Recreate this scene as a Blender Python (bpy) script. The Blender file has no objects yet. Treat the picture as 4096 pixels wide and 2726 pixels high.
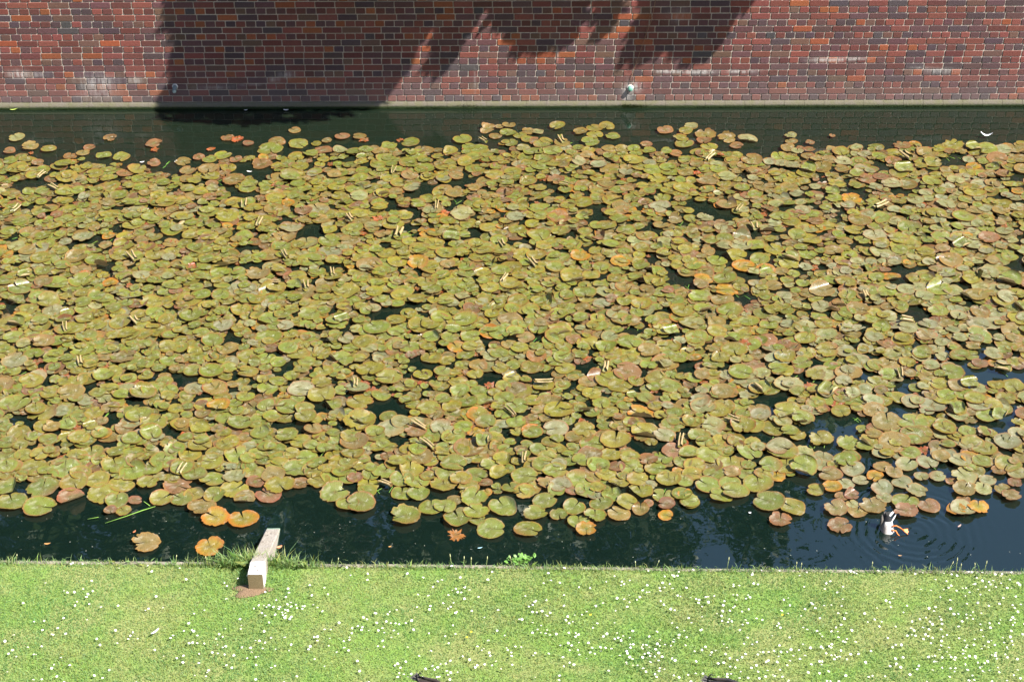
import bpy, math, random
import numpy as np
from mathutils import Vector, Matrix
random.seed(7); rng = np.random.default_rng(7)
R = math.radians
S = bpy.context.scene
COL = S.collection

# ------------------------------------------------------------------ camera
F_PX, PITCH, CAM_H = 7150.0, R(33.6), 9.3
cd = bpy.data.cameras.new('camera'); cam = bpy.data.objects.new('camera', cd); COL.objects.link(cam)
cam.location = (0, 0, CAM_H); cam.rotation_euler = (math.pi/2 - PITCH, 0, 0)
cd.sensor_width = 36; cd.lens = 36*F_PX/4096; cd.clip_end = 2000
S.camera = cam
# ------------------------------------------------------------------ light
SUND = Vector((-.074, .040, -.1065)).normalized()      # direction the light travels
elev = math.asin(-SUND.z)
az = math.atan2(-SUND.x, -SUND.y)                       # clockwise from +Y
w = bpy.data.worlds.new('World'); S.world = w; w.use_nodes = True
nt = w.node_tree; bg = nt.nodes['Background']
sky = nt.nodes.new('ShaderNodeTexSky'); sky.sky_type = 'NISHITA'; sky.sun_disc = False
sky.sun_elevation = elev; sky.sun_rotation = az; sky.ozone_density = 1.5; sky.air_density = 1.0; sky.dust_density = .6
nt.links.new(sky.outputs[0], bg.inputs[0]); bg.inputs[1].default_value = 0.12
sl = bpy.data.lights.new('sun', 'SUN'); sl.energy = 5.0; sl.angle = R(.53); sl.color = (1, .955, .88)
sun = bpy.data.objects.new('sun', sl); COL.objects.link(sun)
sun.rotation_euler = SUND.to_track_quat('-Z', 'Y').to_euler(); sun.location = (20, -10, 30)
S.view_settings.view_transform = 'Standard'; S.view_settings.look = 'None'
S.view_settings.exposure = 1.6; S.view_settings.gamma = 1

# ------------------------------------------------------------------ helpers
def ray(px, py):
    u = (px-2048)/F_PX; v = (1363-py)/F_PX
    c, s = math.cos(PITCH), math.sin(PITCH)
    return np.array([u, c+v*s, -s+v*c])
def at(px, py, z=0.0):
    d = ray(px, py); t = (z-CAM_H)/d[2]
    return np.array([0, 0, CAM_H]) + d*t
def tag(o, label=None, cat=None, group=None, kind=None):
    if label: o['label'] = label
    if cat: o['category'] = cat
    if group: o['group'] = group
    if kind: o['kind'] = kind
    return o
def empty(name, loc=(0, 0, 0), rz=0.0):
    o = bpy.data.objects.new(name, None); COL.objects.link(o); o.location = loc; o.rotation_euler = (0, 0, rz)
    o.empty_display_size = .1
    return o
def mesh(name, V, Fc, mat, parent=None, col=None, uv=None, smooth=True, loc=None):
    V = np.asarray(V, dtype=np.float32).reshape(-1, 3)
    me = bpy.data.meshes.new(name)
    if isinstance(Fc, np.ndarray):
        m, k = Fc.shape
        me.vertices.add(len(V)); me.vertices.foreach_set('co', V.ravel())
        me.loops.add(m*k); me.loops.foreach_set('vertex_index', Fc.astype(np.int32).ravel())
        me.polygons.add(m); me.polygons.foreach_set('loop_start', np.arange(0, m*k, k, dtype=np.int32))
        me.update(calc_edges=True)
    else:
        me.from_pydata([tuple(v) for v in V], [], [tuple(int(i) for i in f) for f in Fc]); me.update()
    me.polygons.foreach_set('use_smooth', [smooth]*len(me.polygons))
    if col is not None:
        col = np.asarray(col, dtype=np.float32)
        c4 = np.ones((len(V), 4), dtype=np.float32); c4[:, :col.shape[1]] = col
        a = me.color_attributes.new('Col', 'FLOAT_COLOR', 'POINT'); a.data.foreach_set('color', c4.ravel())
    if uv is not None:
        ul = me.uv_layers.new(name='pad'); idx = np.zeros(len(me.loops), dtype=np.int32)
        me.loops.foreach_get('vertex_index', idx)
        ul.data.foreach_set('uv', np.asarray(uv, dtype=np.float32)[idx].ravel())
    me.materials.append(mat)
    o = bpy.data.objects.new(name, me); COL.objects.link(o)
    if parent is not None: o.parent = parent
    if loc is not None: o.location = loc
    return o
class MB:
    def __init__(s): s.v = []; s.f = []; s.c = []; s.n = 0
    def add(s, V, Fc, col=(1, 1, 1)):
        V = np.asarray(V, float).reshape(-1, 3); s.v.append(V)
        s.f += [tuple(int(i)+s.n for i in f) for f in Fc]; s.n += len(V)
        col = np.asarray(col, float)
        s.c.append(np.tile(col, (len(V), 1)) if col.ndim == 1 else col); return s
    def build(s, name, mat, parent=None, smooth=True, loc=None):
        return mesh(name, np.concatenate(s.v), s.f, mat, parent, np.concatenate(s.c), None, smooth, loc)
def loft(path, radii, n=10, col=(1, 1, 1), up=(0, 0, 1), flat=None, cap=True):
    """tube through path; radii = list of (a, b) half axes; per-ring colours allowed"""
    P = [np.asarray(p, float) for p in path]; V = []; C = []; m = len(P)
    for i, p in enumerate(P):
        t = P[min(i+1, m-1)]-P[max(i-1, 0)]; t = t/(np.linalg.norm(t)+1e-9)
        u = np.asarray(up, float); s = np.cross(t, u)
        if np.linalg.norm(s) < 1e-3: s = np.cross(t, np.array([0, 1, 0.]))
        s /= np.linalg.norm(s); q = np.cross(s, t)
        r = radii[i]; a, b = (r, r) if np.isscalar(r) else r
        for k in range(n):
            an = 2*math.pi*k/n
            V.append(p + s*a*math.cos(an) + q*b*math.sin(an))
            C.append(col[i] if isinstance(col, list) else col)
    Fc = [(i*n+k, i*n+(k+1) % n, (i+1)*n+(k+1) % n, (i+1)*n+k) for i in range(m-1) for k in range(n)]
    if cap:
        Fc.append(tuple(range(n-1, -1, -1))); Fc.append(tuple((m-1)*n+k for k in range(n)))
    return np.array(V), Fc, np.array(C)
def box(x0, x1, y0, y1, z0, z1):
    V = [(x, y, z) for z in (z0, z1) for y in (y0, y1) for x in (x0, x1)]
    return V, [(0, 2, 3, 1), (4, 5, 7, 6), (0, 1, 5, 4), (2, 6, 7, 3), (0, 4, 6, 2), (1, 3, 7, 5)]
_perm = np.random.default_rng(3).random((256, 256))
def vnoise(x, y):
    x = np.asarray(x, float); y = np.asarray(y, float)
    xi = np.floor(x).astype(int); yi = np.floor(y).astype(int); fx = x-xi; fy = y-yi
    fx = fx*fx*(3-2*fx); fy = fy*fy*(3-2*fy)
    g = lambda a, b: _perm[a % 256, b % 256]
    return (g(xi, yi)*(1-fx)+g(xi+1, yi)*fx)*(1-fy)+(g(xi, yi+1)*(1-fx)+g(xi+1, yi+1)*fx)*fy
def inpoly(x, y, poly):
    c = False; j = len(poly)-1
    for i in range(len(poly)):
        xi, yi = poly[i]; xj, yj = poly[j]
        if (yi > y) != (yj > y) and x < (xj-xi)*(y-yi)/(yj-yi)+xi: c = not c
        j = i
    return c

# ------------------------------------------------------------------ materials
class NT:
    def __init__(s, name):
        s.m = bpy.data.materials.new(name); s.m.use_nodes = True; s.t = s.m.node_tree
        s.b = s.t.nodes['Principled BSDF']; s.out = s.t.nodes['Material Output']
    def n(s, ty, **kw):
        o = s.t.nodes.new(ty)
        for k, v in kw.items(): setattr(o, k, v)
        return o
    def l(s, a, b): s.t.links.new(a, b)
    def val(s, sock, v):
        if hasattr(v, 'is_linked') or hasattr(v, 'links'): s.l(v, sock)
        else: sock.default_value = v
    def math(s, op, a, b=0.0, clamp=False):
        o = s.n('ShaderNodeMath', operation=op); o.use_clamp = clamp
        s.val(o.inputs[0], a); s.val(o.inputs[1], b); return o.outputs[0]
    def mix(s, f, a, b, mode='MIX'):
        o = s.n('ShaderNodeMixRGB', blend_type=mode); s.val(o.inputs[0], f)
        for i, v in ((1, a), (2, b)):
            if isinstance(v, tuple): o.inputs[i].default_value = (*v[:3], 1)
            else: s.l(v, o.inputs[i])
        return o.outputs[0]
    def coord(s, which='Object'): return s.n('ShaderNodeTexCoord').outputs[which]
    def mapping(s, vec, scale=(1, 1, 1), loc=(0, 0, 0), rot=(0, 0, 0)):
        o = s.n('ShaderNodeMapping'); s.l(vec, o.inputs[0]); o.inputs['Scale'].default_value = scale
        o.inputs['Location'].default_value = loc; o.inputs['Rotation'].default_value = rot; return o.outputs[0]
    def noise(s, vec, scale, detail=3, rough=.55, dist=0.0):
        o = s.n('ShaderNodeTexNoise'); s.l(vec, o.inputs['Vector']); o.inputs['Scale'].default_value = scale
        o.inputs['Detail'].default_value = detail; o.inputs['Roughness'].default_value = rough
        o.inputs['Distortion'].default_value = dist; return o.outputs[0]
    def ramp(s, f, pts, interp='LINEAR'):
        o = s.n('ShaderNodeValToRGB'); s.l(f, o.inputs[0]); e = o.color_ramp.elements; o.color_ramp.interpolation = interp
        while len(e) < len(pts): e.new(.5)
        for i, (p, c) in enumerate(pts):
            e[i].position = p; e[i].color = (c, c, c, 1) if np.isscalar(c) else (*c, 1)
        return o.outputs[0]
    def bump(s, h, strength=.3, dist=.01, normal=None):
        o = s.n('ShaderNodeBump'); s.l(h, o.inputs['Height']); o.inputs['Strength'].default_value = strength
        o.inputs['Distance'].default_value = dist
        if normal is not None: s.l(normal, o.inputs['Normal'])
        return o.outputs[0]
    def attr(s, name='Col'):
        o = s.n('ShaderNodeAttribute'); o.attribute_name = name; return o.outputs['Color']
    def set(s, **kw):
        for k, v in kw.items():
            i = s.b.inputs[k.replace('_', ' ')]
            if hasattr(v, 'links') or hasattr(v, 'is_linked'): s.l(v, i)
            else: i.default_value = (*v, 1) if isinstance(v, tuple) and len(v) == 3 else v
        return s

def mat_attr(name, rough=.6, nscale=30, namp=.25, bump=.2, spec=.4, bdist=.004):
    m = NT(name); c = m.coord(); nz = m.noise(c, nscale, 4)
    f = m.math('ADD', m.math('MULTIPLY', nz, 2*namp), 1-namp)
    cc = m.n('ShaderNodeVectorMath', operation='SCALE'); m.l(m.attr(), cc.inputs[0]); m.l(f, cc.inputs['Scale'])
    m.set(Base_Color=cc.outputs[0], Roughness=rough, Specular_IOR_Level=spec, Normal=m.bump(nz, bump, bdist)); return m.m

# pads : two sided leaf, glossy wax top with radial veins
def pad_material():
    m = NT('lily_leaf'); c = m.coord(); uvn = m.n('ShaderNodeUVMap'); uvn.uv_map = 'pad'
    sp = m.n('ShaderNodeSeparateXYZ'); m.l(uvn.outputs[0], sp.inputs[0])
    ang = m.math('ARCTAN2', sp.outputs[1], sp.outputs[0])
    rr = m.math('SQRT', m.math('ADD', m.math('MULTIPLY', sp.outputs[0], sp.outputs[0]), m.math('MULTIPLY', sp.outputs[1], sp.outputs[1])))
    wob = m.noise(uvn.outputs[0], 2.0, 2)
    vein = m.math('SINE', m.math('ADD', m.math('MULTIPLY', ang, 17.0), m.math('MULTIPLY', wob, 5.0)))
    vein = m.math('POWER', m.math('ABSOLUTE', vein), 10.0)
    vein = m.math('MULTIPLY', vein, m.math('SUBTRACT', 1.05, rr), True)
    oi = m.n('ShaderNodeObjectInfo')
    n1 = m.noise(c, 9, 4, .6); n2 = m.noise(c, 60, 3, .6)
    base = m.attr()
    blot = m.ramp(n1, [(.42, 0), (.66, 1)])
    col = m.mix(m.math('MULTIPLY', blot, .26), base, (.125, .068, .024))
    sp2 = m.ramp(n2, [(.5, 0), (.75, 1)])
    col = m.mix(m.math('MULTIPLY', sp2, .30), col, (.13, .115, .055))
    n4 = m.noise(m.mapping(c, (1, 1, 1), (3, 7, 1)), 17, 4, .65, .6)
    painted_sheen = m.ramp(n4, [(.56, 0), (.68, 1)])  # pale patches painted into the leaf colour for sky and sun glints
    col = m.mix(m.math('MULTIPLY', painted_sheen, .45), col, (.29, .26, .19))
    col = m.mix(m.math('MULTIPLY', vein, .75), col, (.21, .225, .075))
    col = m.mix(m.math('MULTIPLY', m.ramp(m.noise(c, 24, 3, .6), [(.32, 1), (.50, 0)]), .40), col, (.048, .040, .010))
    gn = m.n('ShaderNodeNewGeometry')
    under = m.mix(m.math('MULTIPLY', vein, .5), (.32, .235, .11), (.20, .15, .05))
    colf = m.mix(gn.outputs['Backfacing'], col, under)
    h = m.math('ADD', m.math('MULTIPLY', vein, .5), m.math('ADD', m.math('MULTIPLY', n2, .35), m.math('MULTIPLY', n1, 1.2)))
    ro = m.math('ADD', m.math('MULTIPLY', n4, .45), .10)
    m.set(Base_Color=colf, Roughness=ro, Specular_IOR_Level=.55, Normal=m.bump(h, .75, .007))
    tr = m.n('ShaderNodeBsdfTranslucent'); m.l(colf, tr.inputs[0])
    mx = m.n('ShaderNodeMixShader'); mx.inputs[0].default_value = .12
    m.l(m.b.outputs[0], mx.inputs[1]); m.l(tr.outputs[0], mx.inputs[2]); m.l(mx.outputs[0], m.out.inputs[0])
    return m.m
PAD = pad_material()

RIP = at(3655, 2128, 0)
def water_material():
    m = NT('moat_water'); c = m.coord()
    n = m.noise(m.mapping(c, (1, 1.0, 1)), 2.2, 2, .5); n2 = m.noise(c, 14, 2, .5)
    sp = m.n('ShaderNodeSeparateXYZ'); m.l(c, sp.inputs[0])
    dx = m.math('SUBTRACT', sp.outputs[0], float(RIP[0])); dy = m.math('SUBTRACT', sp.outputs[1], float(RIP[1]))
    r = m.math('SQRT', m.math('ADD', m.math('MULTIPLY', dx, dx), m.math('MULTIPLY', dy, dy)))
    r = m.math('ADD', r, m.math('MULTIPLY', m.noise(c, 4, 2), .12))
    wv = m.math('MULTIPLY', m.math('SINE', m.math('MULTIPLY', r, 80.0)), m.ramp(m.noise(m.mapping(c, (1, 1, 1), (5, 2, 0)), 3.2, 2), [(.35, .5), (.6, 1)]))
    fall = m.ramp(r, [(0.0, .55), (.25, .8), (.52, 1.0), (.66, .25), (.9, 0)])
    h = m.math('ADD', m.math('MULTIPLY', m.math('MULTIPLY', wv, fall), .085), m.math('ADD', m.math('MULTIPLY', n, .22), m.math('MULTIPLY', n2, .010)))
    nrm = m.bump(h, 1.0, .018)
    fr = m.n('ShaderNodeFresnel'); fr.inputs['IOR'].default_value = 1.78; m.l(nrm, fr.inputs['Normal'])
    gl = m.n('ShaderNodeBsdfGlossy'); gl.inputs['Roughness'].default_value = .015; m.l(nrm, gl.inputs['Normal'])
    df = m.n('ShaderNodeBsdfDiffuse'); 
    wallward = m.ramp(m.math('ADD', m.math('MULTIPLY', sp.outputs[1], .05), m.math('MULTIPLY', m.noise(c, .7, 3), .12)), [(.62, 0), (.96, 1)])  # water body colour grows paler towards the wall, uneven with noise
    m.l(m.mix(wallward, (.0060, .0165, .0125), (.0150, .0270, .0150)), df.inputs[0])
    tp = m.n('ShaderNodeBsdfTransparent'); tp.inputs[0].default_value = (.55, .78, .62, 1)
    a = m.n('ShaderNodeMixShader'); a.inputs[0].default_value = .42; m.l(tp.outputs[0], a.inputs[1]); m.l(df.outputs[0], a.inputs[2])
    b = m.n('ShaderNodeMixShader'); m.l(fr.outputs[0], b.inputs[0]); m.l(a.outputs[0], b.inputs[1]); m.l(gl.outputs[0], b.inputs[2])
    m.l(b.outputs[0], m.out.inputs[0]); return m.m

# ------------------------------------------------------------------ wall frame
WA = at(0, 434); WB = at(4096, 421)
WX = (WB-WA); WX[2] = 0; WX /= np.linalg.norm(WX)
WN = np.array([WX[1], -WX[0], 0.])          # towards the camera
WROT = math.atan2(WX[1], WX[0])
def wall_at(px, py, off=0.0):
    d = ray(px, py); o = np.array([0, 0, CAM_H]); t = np.dot(WA+WN*off-o, WN)/np.dot(d, WN); return o+d*t
def wall_xz(px, py):
    p = wall_at(px, py)-WA; return float(np.dot(p, WX)), float(p[2])
WALL_L, WALL_R, WALL_H = -8.0, 20.0, 3.3
def w2(x, z, off=0.0): return WA + WX*x + WN*off + np.array([0, 0, z])

# ------------------------------------------------------------------ setting: water, bed, lawn, terrace
wat = mesh('water', [(-40, 4, 0), (40, 4, 0), (40, 24, 0), (-40, 24, 0)], [(0, 1, 2, 3)], water_material(), smooth=False); tag(wat, kind='structure')
mb_ = NT('moat_mud'); mb_.set(Base_Color=(.010, .012, .007), Roughness=.9)
bed = mesh('moat_bed', [(-40, 4, -.9), (40, 4, -.9), (40, 24, -.9), (-40, 24, -.9)], [(0, 1, 2, 3)], mb_.m, smooth=False); tag(bed, kind='structure')

LAWN_Z = 0.2
BA = at(0, 2238, LAWN_Z); BB = at(4096, 2283, LAWN_Z)
BX = (BB-BA)/np.linalg.norm(BB-BA); BN = np.array([-BX[1], BX[0], 0])    # towards water
def bank(s, off=0.0, z=LAWN_Z): p = BA+BX*s+BN*off; return np.array([p[0], p[1], z])
def lawn_mat():
    m = NT('lawn_soil'); c = m.coord(); n = m.noise(c, 3, 5, .6); n2 = m.noise(c, 60, 3)
    col = m.mix(m.ramp(n, [(.4, 0), (.6, 1)]), (.13, .21, .045), (.20, .21, .08)); col = m.mix(m.ramp(n2, [(.4, 0), (.7, .6)]), col, (.09, .13, .03))
    m.set(Base_Color=col, Roughness=.95, Specular_IOR_Level=.1, Normal=m.bump(n2, .6, .02)); return m.m
LM = lawn_mat()
V = [bank(-40, -.032, LAWN_Z-.005), bank(50, -.032, LAWN_Z-.005), (60, -60, LAWN_Z-.005), (-60, -60, LAWN_Z-.005), bank(-40, -.032, -.8), bank(50, -.032, -.8)]
o = mesh('ground', V, [(0, 3, 2, 1), (0, 1, 5, 4)], LM, smooth=False); tag(o, kind='structure')
V = [w2(WALL_L-20, WALL_H-.5, -.35), w2(WALL_R+20, WALL_H-.5, -.35), w2(WALL_R+60, WALL_H-.5, -90), w2(WALL_L-60, WALL_H-.5, -90)]
o = mesh('terrace', V, [(0, 1, 2, 3)], LM, smooth=False); tag(o, kind='structure')

# concrete edging along the bank
def concrete():
    m = NT('edging_concrete'); c = m.coord(); n = m.noise(c, 12, 5, .65); n2 = m.noise(c, 120, 2)
    col = m.mix(m.ramp(n, [(.35, 0), (.65, 1)]), (.22, .19, .15), (.12, .11, .075)); m.set(Base_Color=col, Roughness=.9, Normal=m.bump(n2, .5, .004)); return m.m
CM = concrete()
e = empty('bank_edging', bank(0)); tag(e, 'weathered concrete edging strip along the lawn where it meets the water', 'edging')
for k in range(-4, 14):
    mb = MB(); V, Fc = box(0.003, .997, -.034, 0, -.6, 0.004); V = np.array(V)
    V[:, 2] += rng.normal(0, .002); V[:, 1] += rng.normal(0, .004)
    P = np.array([(bank(k+a)-BA) + BN*b + np.array([0, 0, zz]) for a, b, zz in V]); mb.add(P, Fc, (1, 1, 1))
    ob = mb.build('edging_slab', CM, e, smooth=False); bv = ob.modifiers.new('bevel', 'BEVEL'); bv.width = .008; bv.segments = 2

# ------------------------------------------------------------------ brick wall
CH = .0778
LEDGE = .055
def brick_mat():
    m = NT('wall_brick'); c = m.coord()
    n = m.noise(c, 45, 4, .65); n2 = m.noise(c, 9, 3)
    col = m.attr()
    f = m.math('ADD', m.math('MULTIPLY', n, .9), .55)
    cc = m.n('ShaderNodeVectorMath', operation='SCALE'); m.l(col, cc.inputs[0]); m.l(f, cc.inputs['Scale']); col = cc.outputs[0]
    return m, c, col, n
def stains(m, c, col):
    """lime bloom and scum that sits on the wall at measured places, with streaks"""
    sp = m.n('ShaderNodeSeparateXYZ'); m.l(c, sp.inputs[0]); X, Z = sp.outputs[0], sp.outputs[2]
    st = m.noise(m.mapping(c, (26, 1, 5)), 1.0, 5, .7); bl = m.noise(c, 7, 4, .7)
    acc = None
    spots = [(75, 296, 45, 16, 1.3), (150, 300, 40, 12, .5), (395, 335, 75, 34, 1.1), (540, 322, 28, 14, .9), (390, 385, 90, 25, .45),
             (1148, 300, 30, 14, 1.1), (1095, 318, 24, 12, .9), (855, 350, 70, 8, .7), (1000, 340, 50, 5, .6),
             (2505, 385, 22, 55, 1.3), (2540, 350, 30, 22, 1.1), (2680, 287, 60, 6, 1.8), (2790, 289, 70, 7, 1.8), (2960, 287, 60, 6, 1.4), (3310, 240, 70, 8, 1.6), (3420, 236, 50, 6, 1.2),
             (3760, 284, 70, 12, .8), (3680, 272, 40, 8, .7), (2230, 215, 6, 30, .8), (1900, 330, 5, 60, .5), (2720, 60, 50, 30, .35)]
    for px, py, rx, ry, k in spots:
        x, z = wall_xz(px, py); sx = rx/345.; sz = ry/312.
        a = m.math('MULTIPLY', m.math('SUBTRACT', X, x), 1/sx); b = m.math('MULTIPLY', m.math('SUBTRACT', Z, z), 1/sz)
        d = m.math('ADD', m.math('MULTIPLY', a, a), m.math('MULTIPLY', b, b))
        g = m.math('MULTIPLY', m.math('EXPONENT', m.math('MULTIPLY', d, -1.3)), k)
        acc = g if acc is None else m.math('ADD', acc, g)
    t = m.math('MULTIPLY', acc, m.math('ADD', m.math('MULTIPLY', st, 4.2), -1.45), True)
    col = m.mix(m.math('MULTIPLY', t, .7), col, (.42, .395, .37))
    # grey film getting denser towards the water line
    low = m.ramp(m.math('MULTIPLY', Z, 1.0), [(.05, .50), (.28, .22), (.6, 0.0)])
    col = m.mix(m.math('MULTIPLY', low, m.math('ADD', m.math('MULTIPLY', bl, .9), .25)), col, (.15, .13, .118))
    fleck = m.ramp(m.noise(c, 90, 2), [(.72, 0), (.78, 1)])
    col = m.mix(m.math('MULTIPLY', fleck, .25), col, (.35, .33, .3))
    return col
m, c, col, n = brick_mat(); col = stains(m, c, col)
m.set(Base_Color=col, Roughness=.72, Specular_IOR_Level=.35, Normal=m.bump(n, .5, .004)); BRICK = m.m
m = NT('wall_mortar'); c = m.coord(); n = m.noise(c, 70, 4, .7); n3 = m.noise(c, 4, 3)
col = m.mix(m.ramp(n, [(.3, 0), (.7, 1)]), (.30, .265, .22), (.50, .45, .385)); col = m.mix(m.ramp(n3, [(.45, 0), (.7, .5)]), col, (.18, .15, .12)); col = stains(m, c, col)
m.set(Base_Color=col, Roughness=.95, Specular_IOR_Level=.1, Normal=m.bump(n, .8, .006)); MORTAR = m.m

wall = empty('brick_wall', WA, WROT); tag(wall, 'long red and purple brick wall rising straight out of the dark water', 'wall')
PAL = dict(red=((.142, .044, .034), .04), dred=((.095, .032, .027), .03), mauve=((.084, .040, .041), .02), purple=((.058, .036, .040), .012), orange=((.200, .058, .024), .05),
           grey=((.056, .047, .050), .01), brown=((.100, .054, .040), .02))
def brick_colour(x):
    t = min(1, max(0, x/11.5))
    wts = dict(red=.27+.05*t, dred=.22, mauve=.20+.08*t, purple=.11+.03*t, orange=.10-.065*t, grey=.010+.016*t, brown=.09)
    k = random.choices(list(wts), list(wts.values()))[0]; c0, s = PAL[k]
    f = random.uniform(.86, 1.14); return np.array([max(.01, c*f*random.uniform(.93, 1.07)) for c in c0])
def pitch_at(x): return .2235 + .0105*max(0, min(1, (4.6-x)/3.5)) + .0015*math.sin(x)
bv_, bf_, bc_ = [], [], []; nb = 0
ncourse = int((WALL_H-LEDGE-.02)/CH)
for ci in range(ncourse):
    z0 = .075 + ci*CH; header = ci % 2 == 0
    x = WALL_L - random.random()*.1
    if not header: x -= .05
    while x < WALL_R:
        P = pitch_at(x); L = P/2 if header else P
        j = .0105
        x0, x1 = x+j/2+random.uniform(-.0012, .0012), x+L-j/2+random.uniform(-.0012, .0012)
        zz0, zz1 = z0+.0055+random.uniform(-.001, .001), z0+CH-.0055+random.uniform(-.001, .001)
        yo = -random.uniform(.000, .0035); c4 = .0055; b = .003
        dep = .010
        ring = [(x0+c4, zz0), (x1-c4, zz0), (x1, zz0+c4), (x1, zz1-c4), (x1-c4, zz1), (x0+c4, zz1), (x0, zz1-c4), (x0, zz0+c4)]
        cx, cz = (x0+x1)/2, (zz0+zz1)/2
        back = [(px, dep, pz) for px, pz in ring]; mid = [(px, yo+b, pz) for px, pz in ring]
        fr = [(px+(b if px < cx else -b), yo, pz+(b if pz < cz else -b)) for px, pz in ring]
        bv_ += back+mid+fr
        for k in range(8):
            k2 = (k+1) % 8
            bf_ += [(nb+k, nb+k2, nb+8+k2, nb+8+k), (nb+8+k, nb+8+k2, nb+16+k2, nb+16+k)]
        bf_ += [(nb+16, nb+17, nb+18, nb+19), (nb+16, nb+19, nb+20, nb+23), (nb+20, nb+21, nb+22, nb+23)]
        cc = brick_colour(x); bc_ += [cc]*24; nb += 24
        x += L
# local y positive = into the wall
bo = mesh('brick_face', np.array(bv_), np.array(bf_), BRICK, wall, np.array(bc_), smooth=False)
mb = MB(); V, Fc = box(WALL_L, WALL_R, .0045, .35, -.9, WALL_H-.02); mb.add(V, Fc)
mb.build('mortar_core', MORTAR, wall, smooth=False)
# ledge course, bullnosed, with algae below
def ledge_mat():
    m = NT('ledge_stone'); c = m.coord(); sp = m.n('ShaderNodeSeparateXYZ'); m.l(c, sp.inputs[0])
    n = m.noise(c, 10, 5, .7); n2 = m.noise(c, 60, 4, .7)
    zz = m.math('ADD', sp.outputs[2], m.math('MULTIPLY', m.math('SUBTRACT', n2, .5), .018))
    zz = m.math('ADD', zz, m.math('MULTIPLY', m.math('SUBTRACT', n, .5), .02))
    col = m.mix(m.ramp(n, [(.35, 0), (.65, 1)]), (.105, .092, .074), (.092, .088, .050))
    alg = m.ramp(m.math('MULTIPLY', zz, 10), [(.22, 1), (.38, 0)])
    col = m.mix(alg, col, (.018, .030, .008))
    m.set(Base_Color=col, Roughness=.85, Specular_IOR_Level=.2, Normal=m.bump(n2, .8, .008)); return m.m
LE = ledge_mat(); prof = [(0.004, .073), (-.006, .072), (-.024, .062), (-.036, .044), (-.040, .026), (-.040, -.3), (.004, -.3)]
mb = MB(); x = WALL_L
while x < WALL_R:
    x1 = x+.232; V = [(xx, y+rng.normal(0, .0006), z) for xx in (x+.003, x1-.003) for y, z in prof]; k = len(prof)
    Fc = [(i, i+1, k+i+1, k+i) for i in range(k-1)]+[tuple(range(k-1, -1, -1)), tuple(range(k, 2*k))]; mb.add(V, Fc, (1, 1, 1)); x = x1
lg = mb.build('ledge_course', LE, wall, smooth=False)
mb = MB(); V = [(xx, y+.002, z-.002) for xx in (WALL_L, WALL_R) for y, z in prof]; k = len(prof); mb.add(V, [(i, i+1, k+i+1, k+i) for i in range(k-1)]); mb.build('ledge_joint', LE, wall, smooth=False)
# coping
mb = MB(); x = WALL_L
while x < WALL_R:
    V, Fc = box(x+.004, x+.796, -.05, .42, WALL_H-.02, WALL_H+.07); mb.add(V, Fc); x += .8
cp = mb.build('coping', CM, wall, smooth=False)
# moss fringe along the water line
mossm = mat_attr('moss', .95, 60, .4, .6, .1)
mv, mf, mc = [], [], []; k = 0
for i in range(16000):
    x = rng.uniform(-1, 13.5); dens = vnoise(x*3, 1.7)
    if rng.random() > .25+dens: continue
    z = abs(rng.normal(0, .010))*(.5+dens); y = -.041-rng.random()*.004; L = rng.uniform(.006, .016); a = rng.uniform(-1, 1)
    p = np.array([x, y, z]); t = np.array([a*L, -L*.35, L*.5-.004]); s = np.array([.004, 0, 0])
    mv += [p-s, p+s, p+t]; mf.append((k, k+1, k+2)); k += 3; g = rng.uniform(.6, 1.4); mc += [(.022*g, .036*g, .008*g)]*3
for (px, cnt) in ((2520, 260), (1880+1400*0, 60), (700, 50)):
    x0 = wall_xz(px, 430)[0]
    for i in range(cnt):
        x = x0+rng.normal(0, .10); z = abs(rng.normal(.03, .012)); p = np.array([x, -.040, z]); L = rng.uniform(.01, .025); a = rng.uniform(-1, 1)
        mv += [p-np.array([.005, 0, 0]), p+np.array([.005, 0, 0]), p+np.array([a*L, -L*.5, L*.5])]; mf.append((k, k+1, k+2)); k += 3; g = rng.uniform(.7, 1.5); mc += [(.07*g, .10*g, .02*g)]*3
mo = mesh('moss', np.array(mv), np.array(mf), mossm, None, np.array(mc), smooth=False); mo.location = WA; mo.rotation_euler = (0, 0, WROT); tag(mo, 'dark green moss and algae clinging to the foot of the brick wall at the water line', 'moss', kind='stuff')

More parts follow.
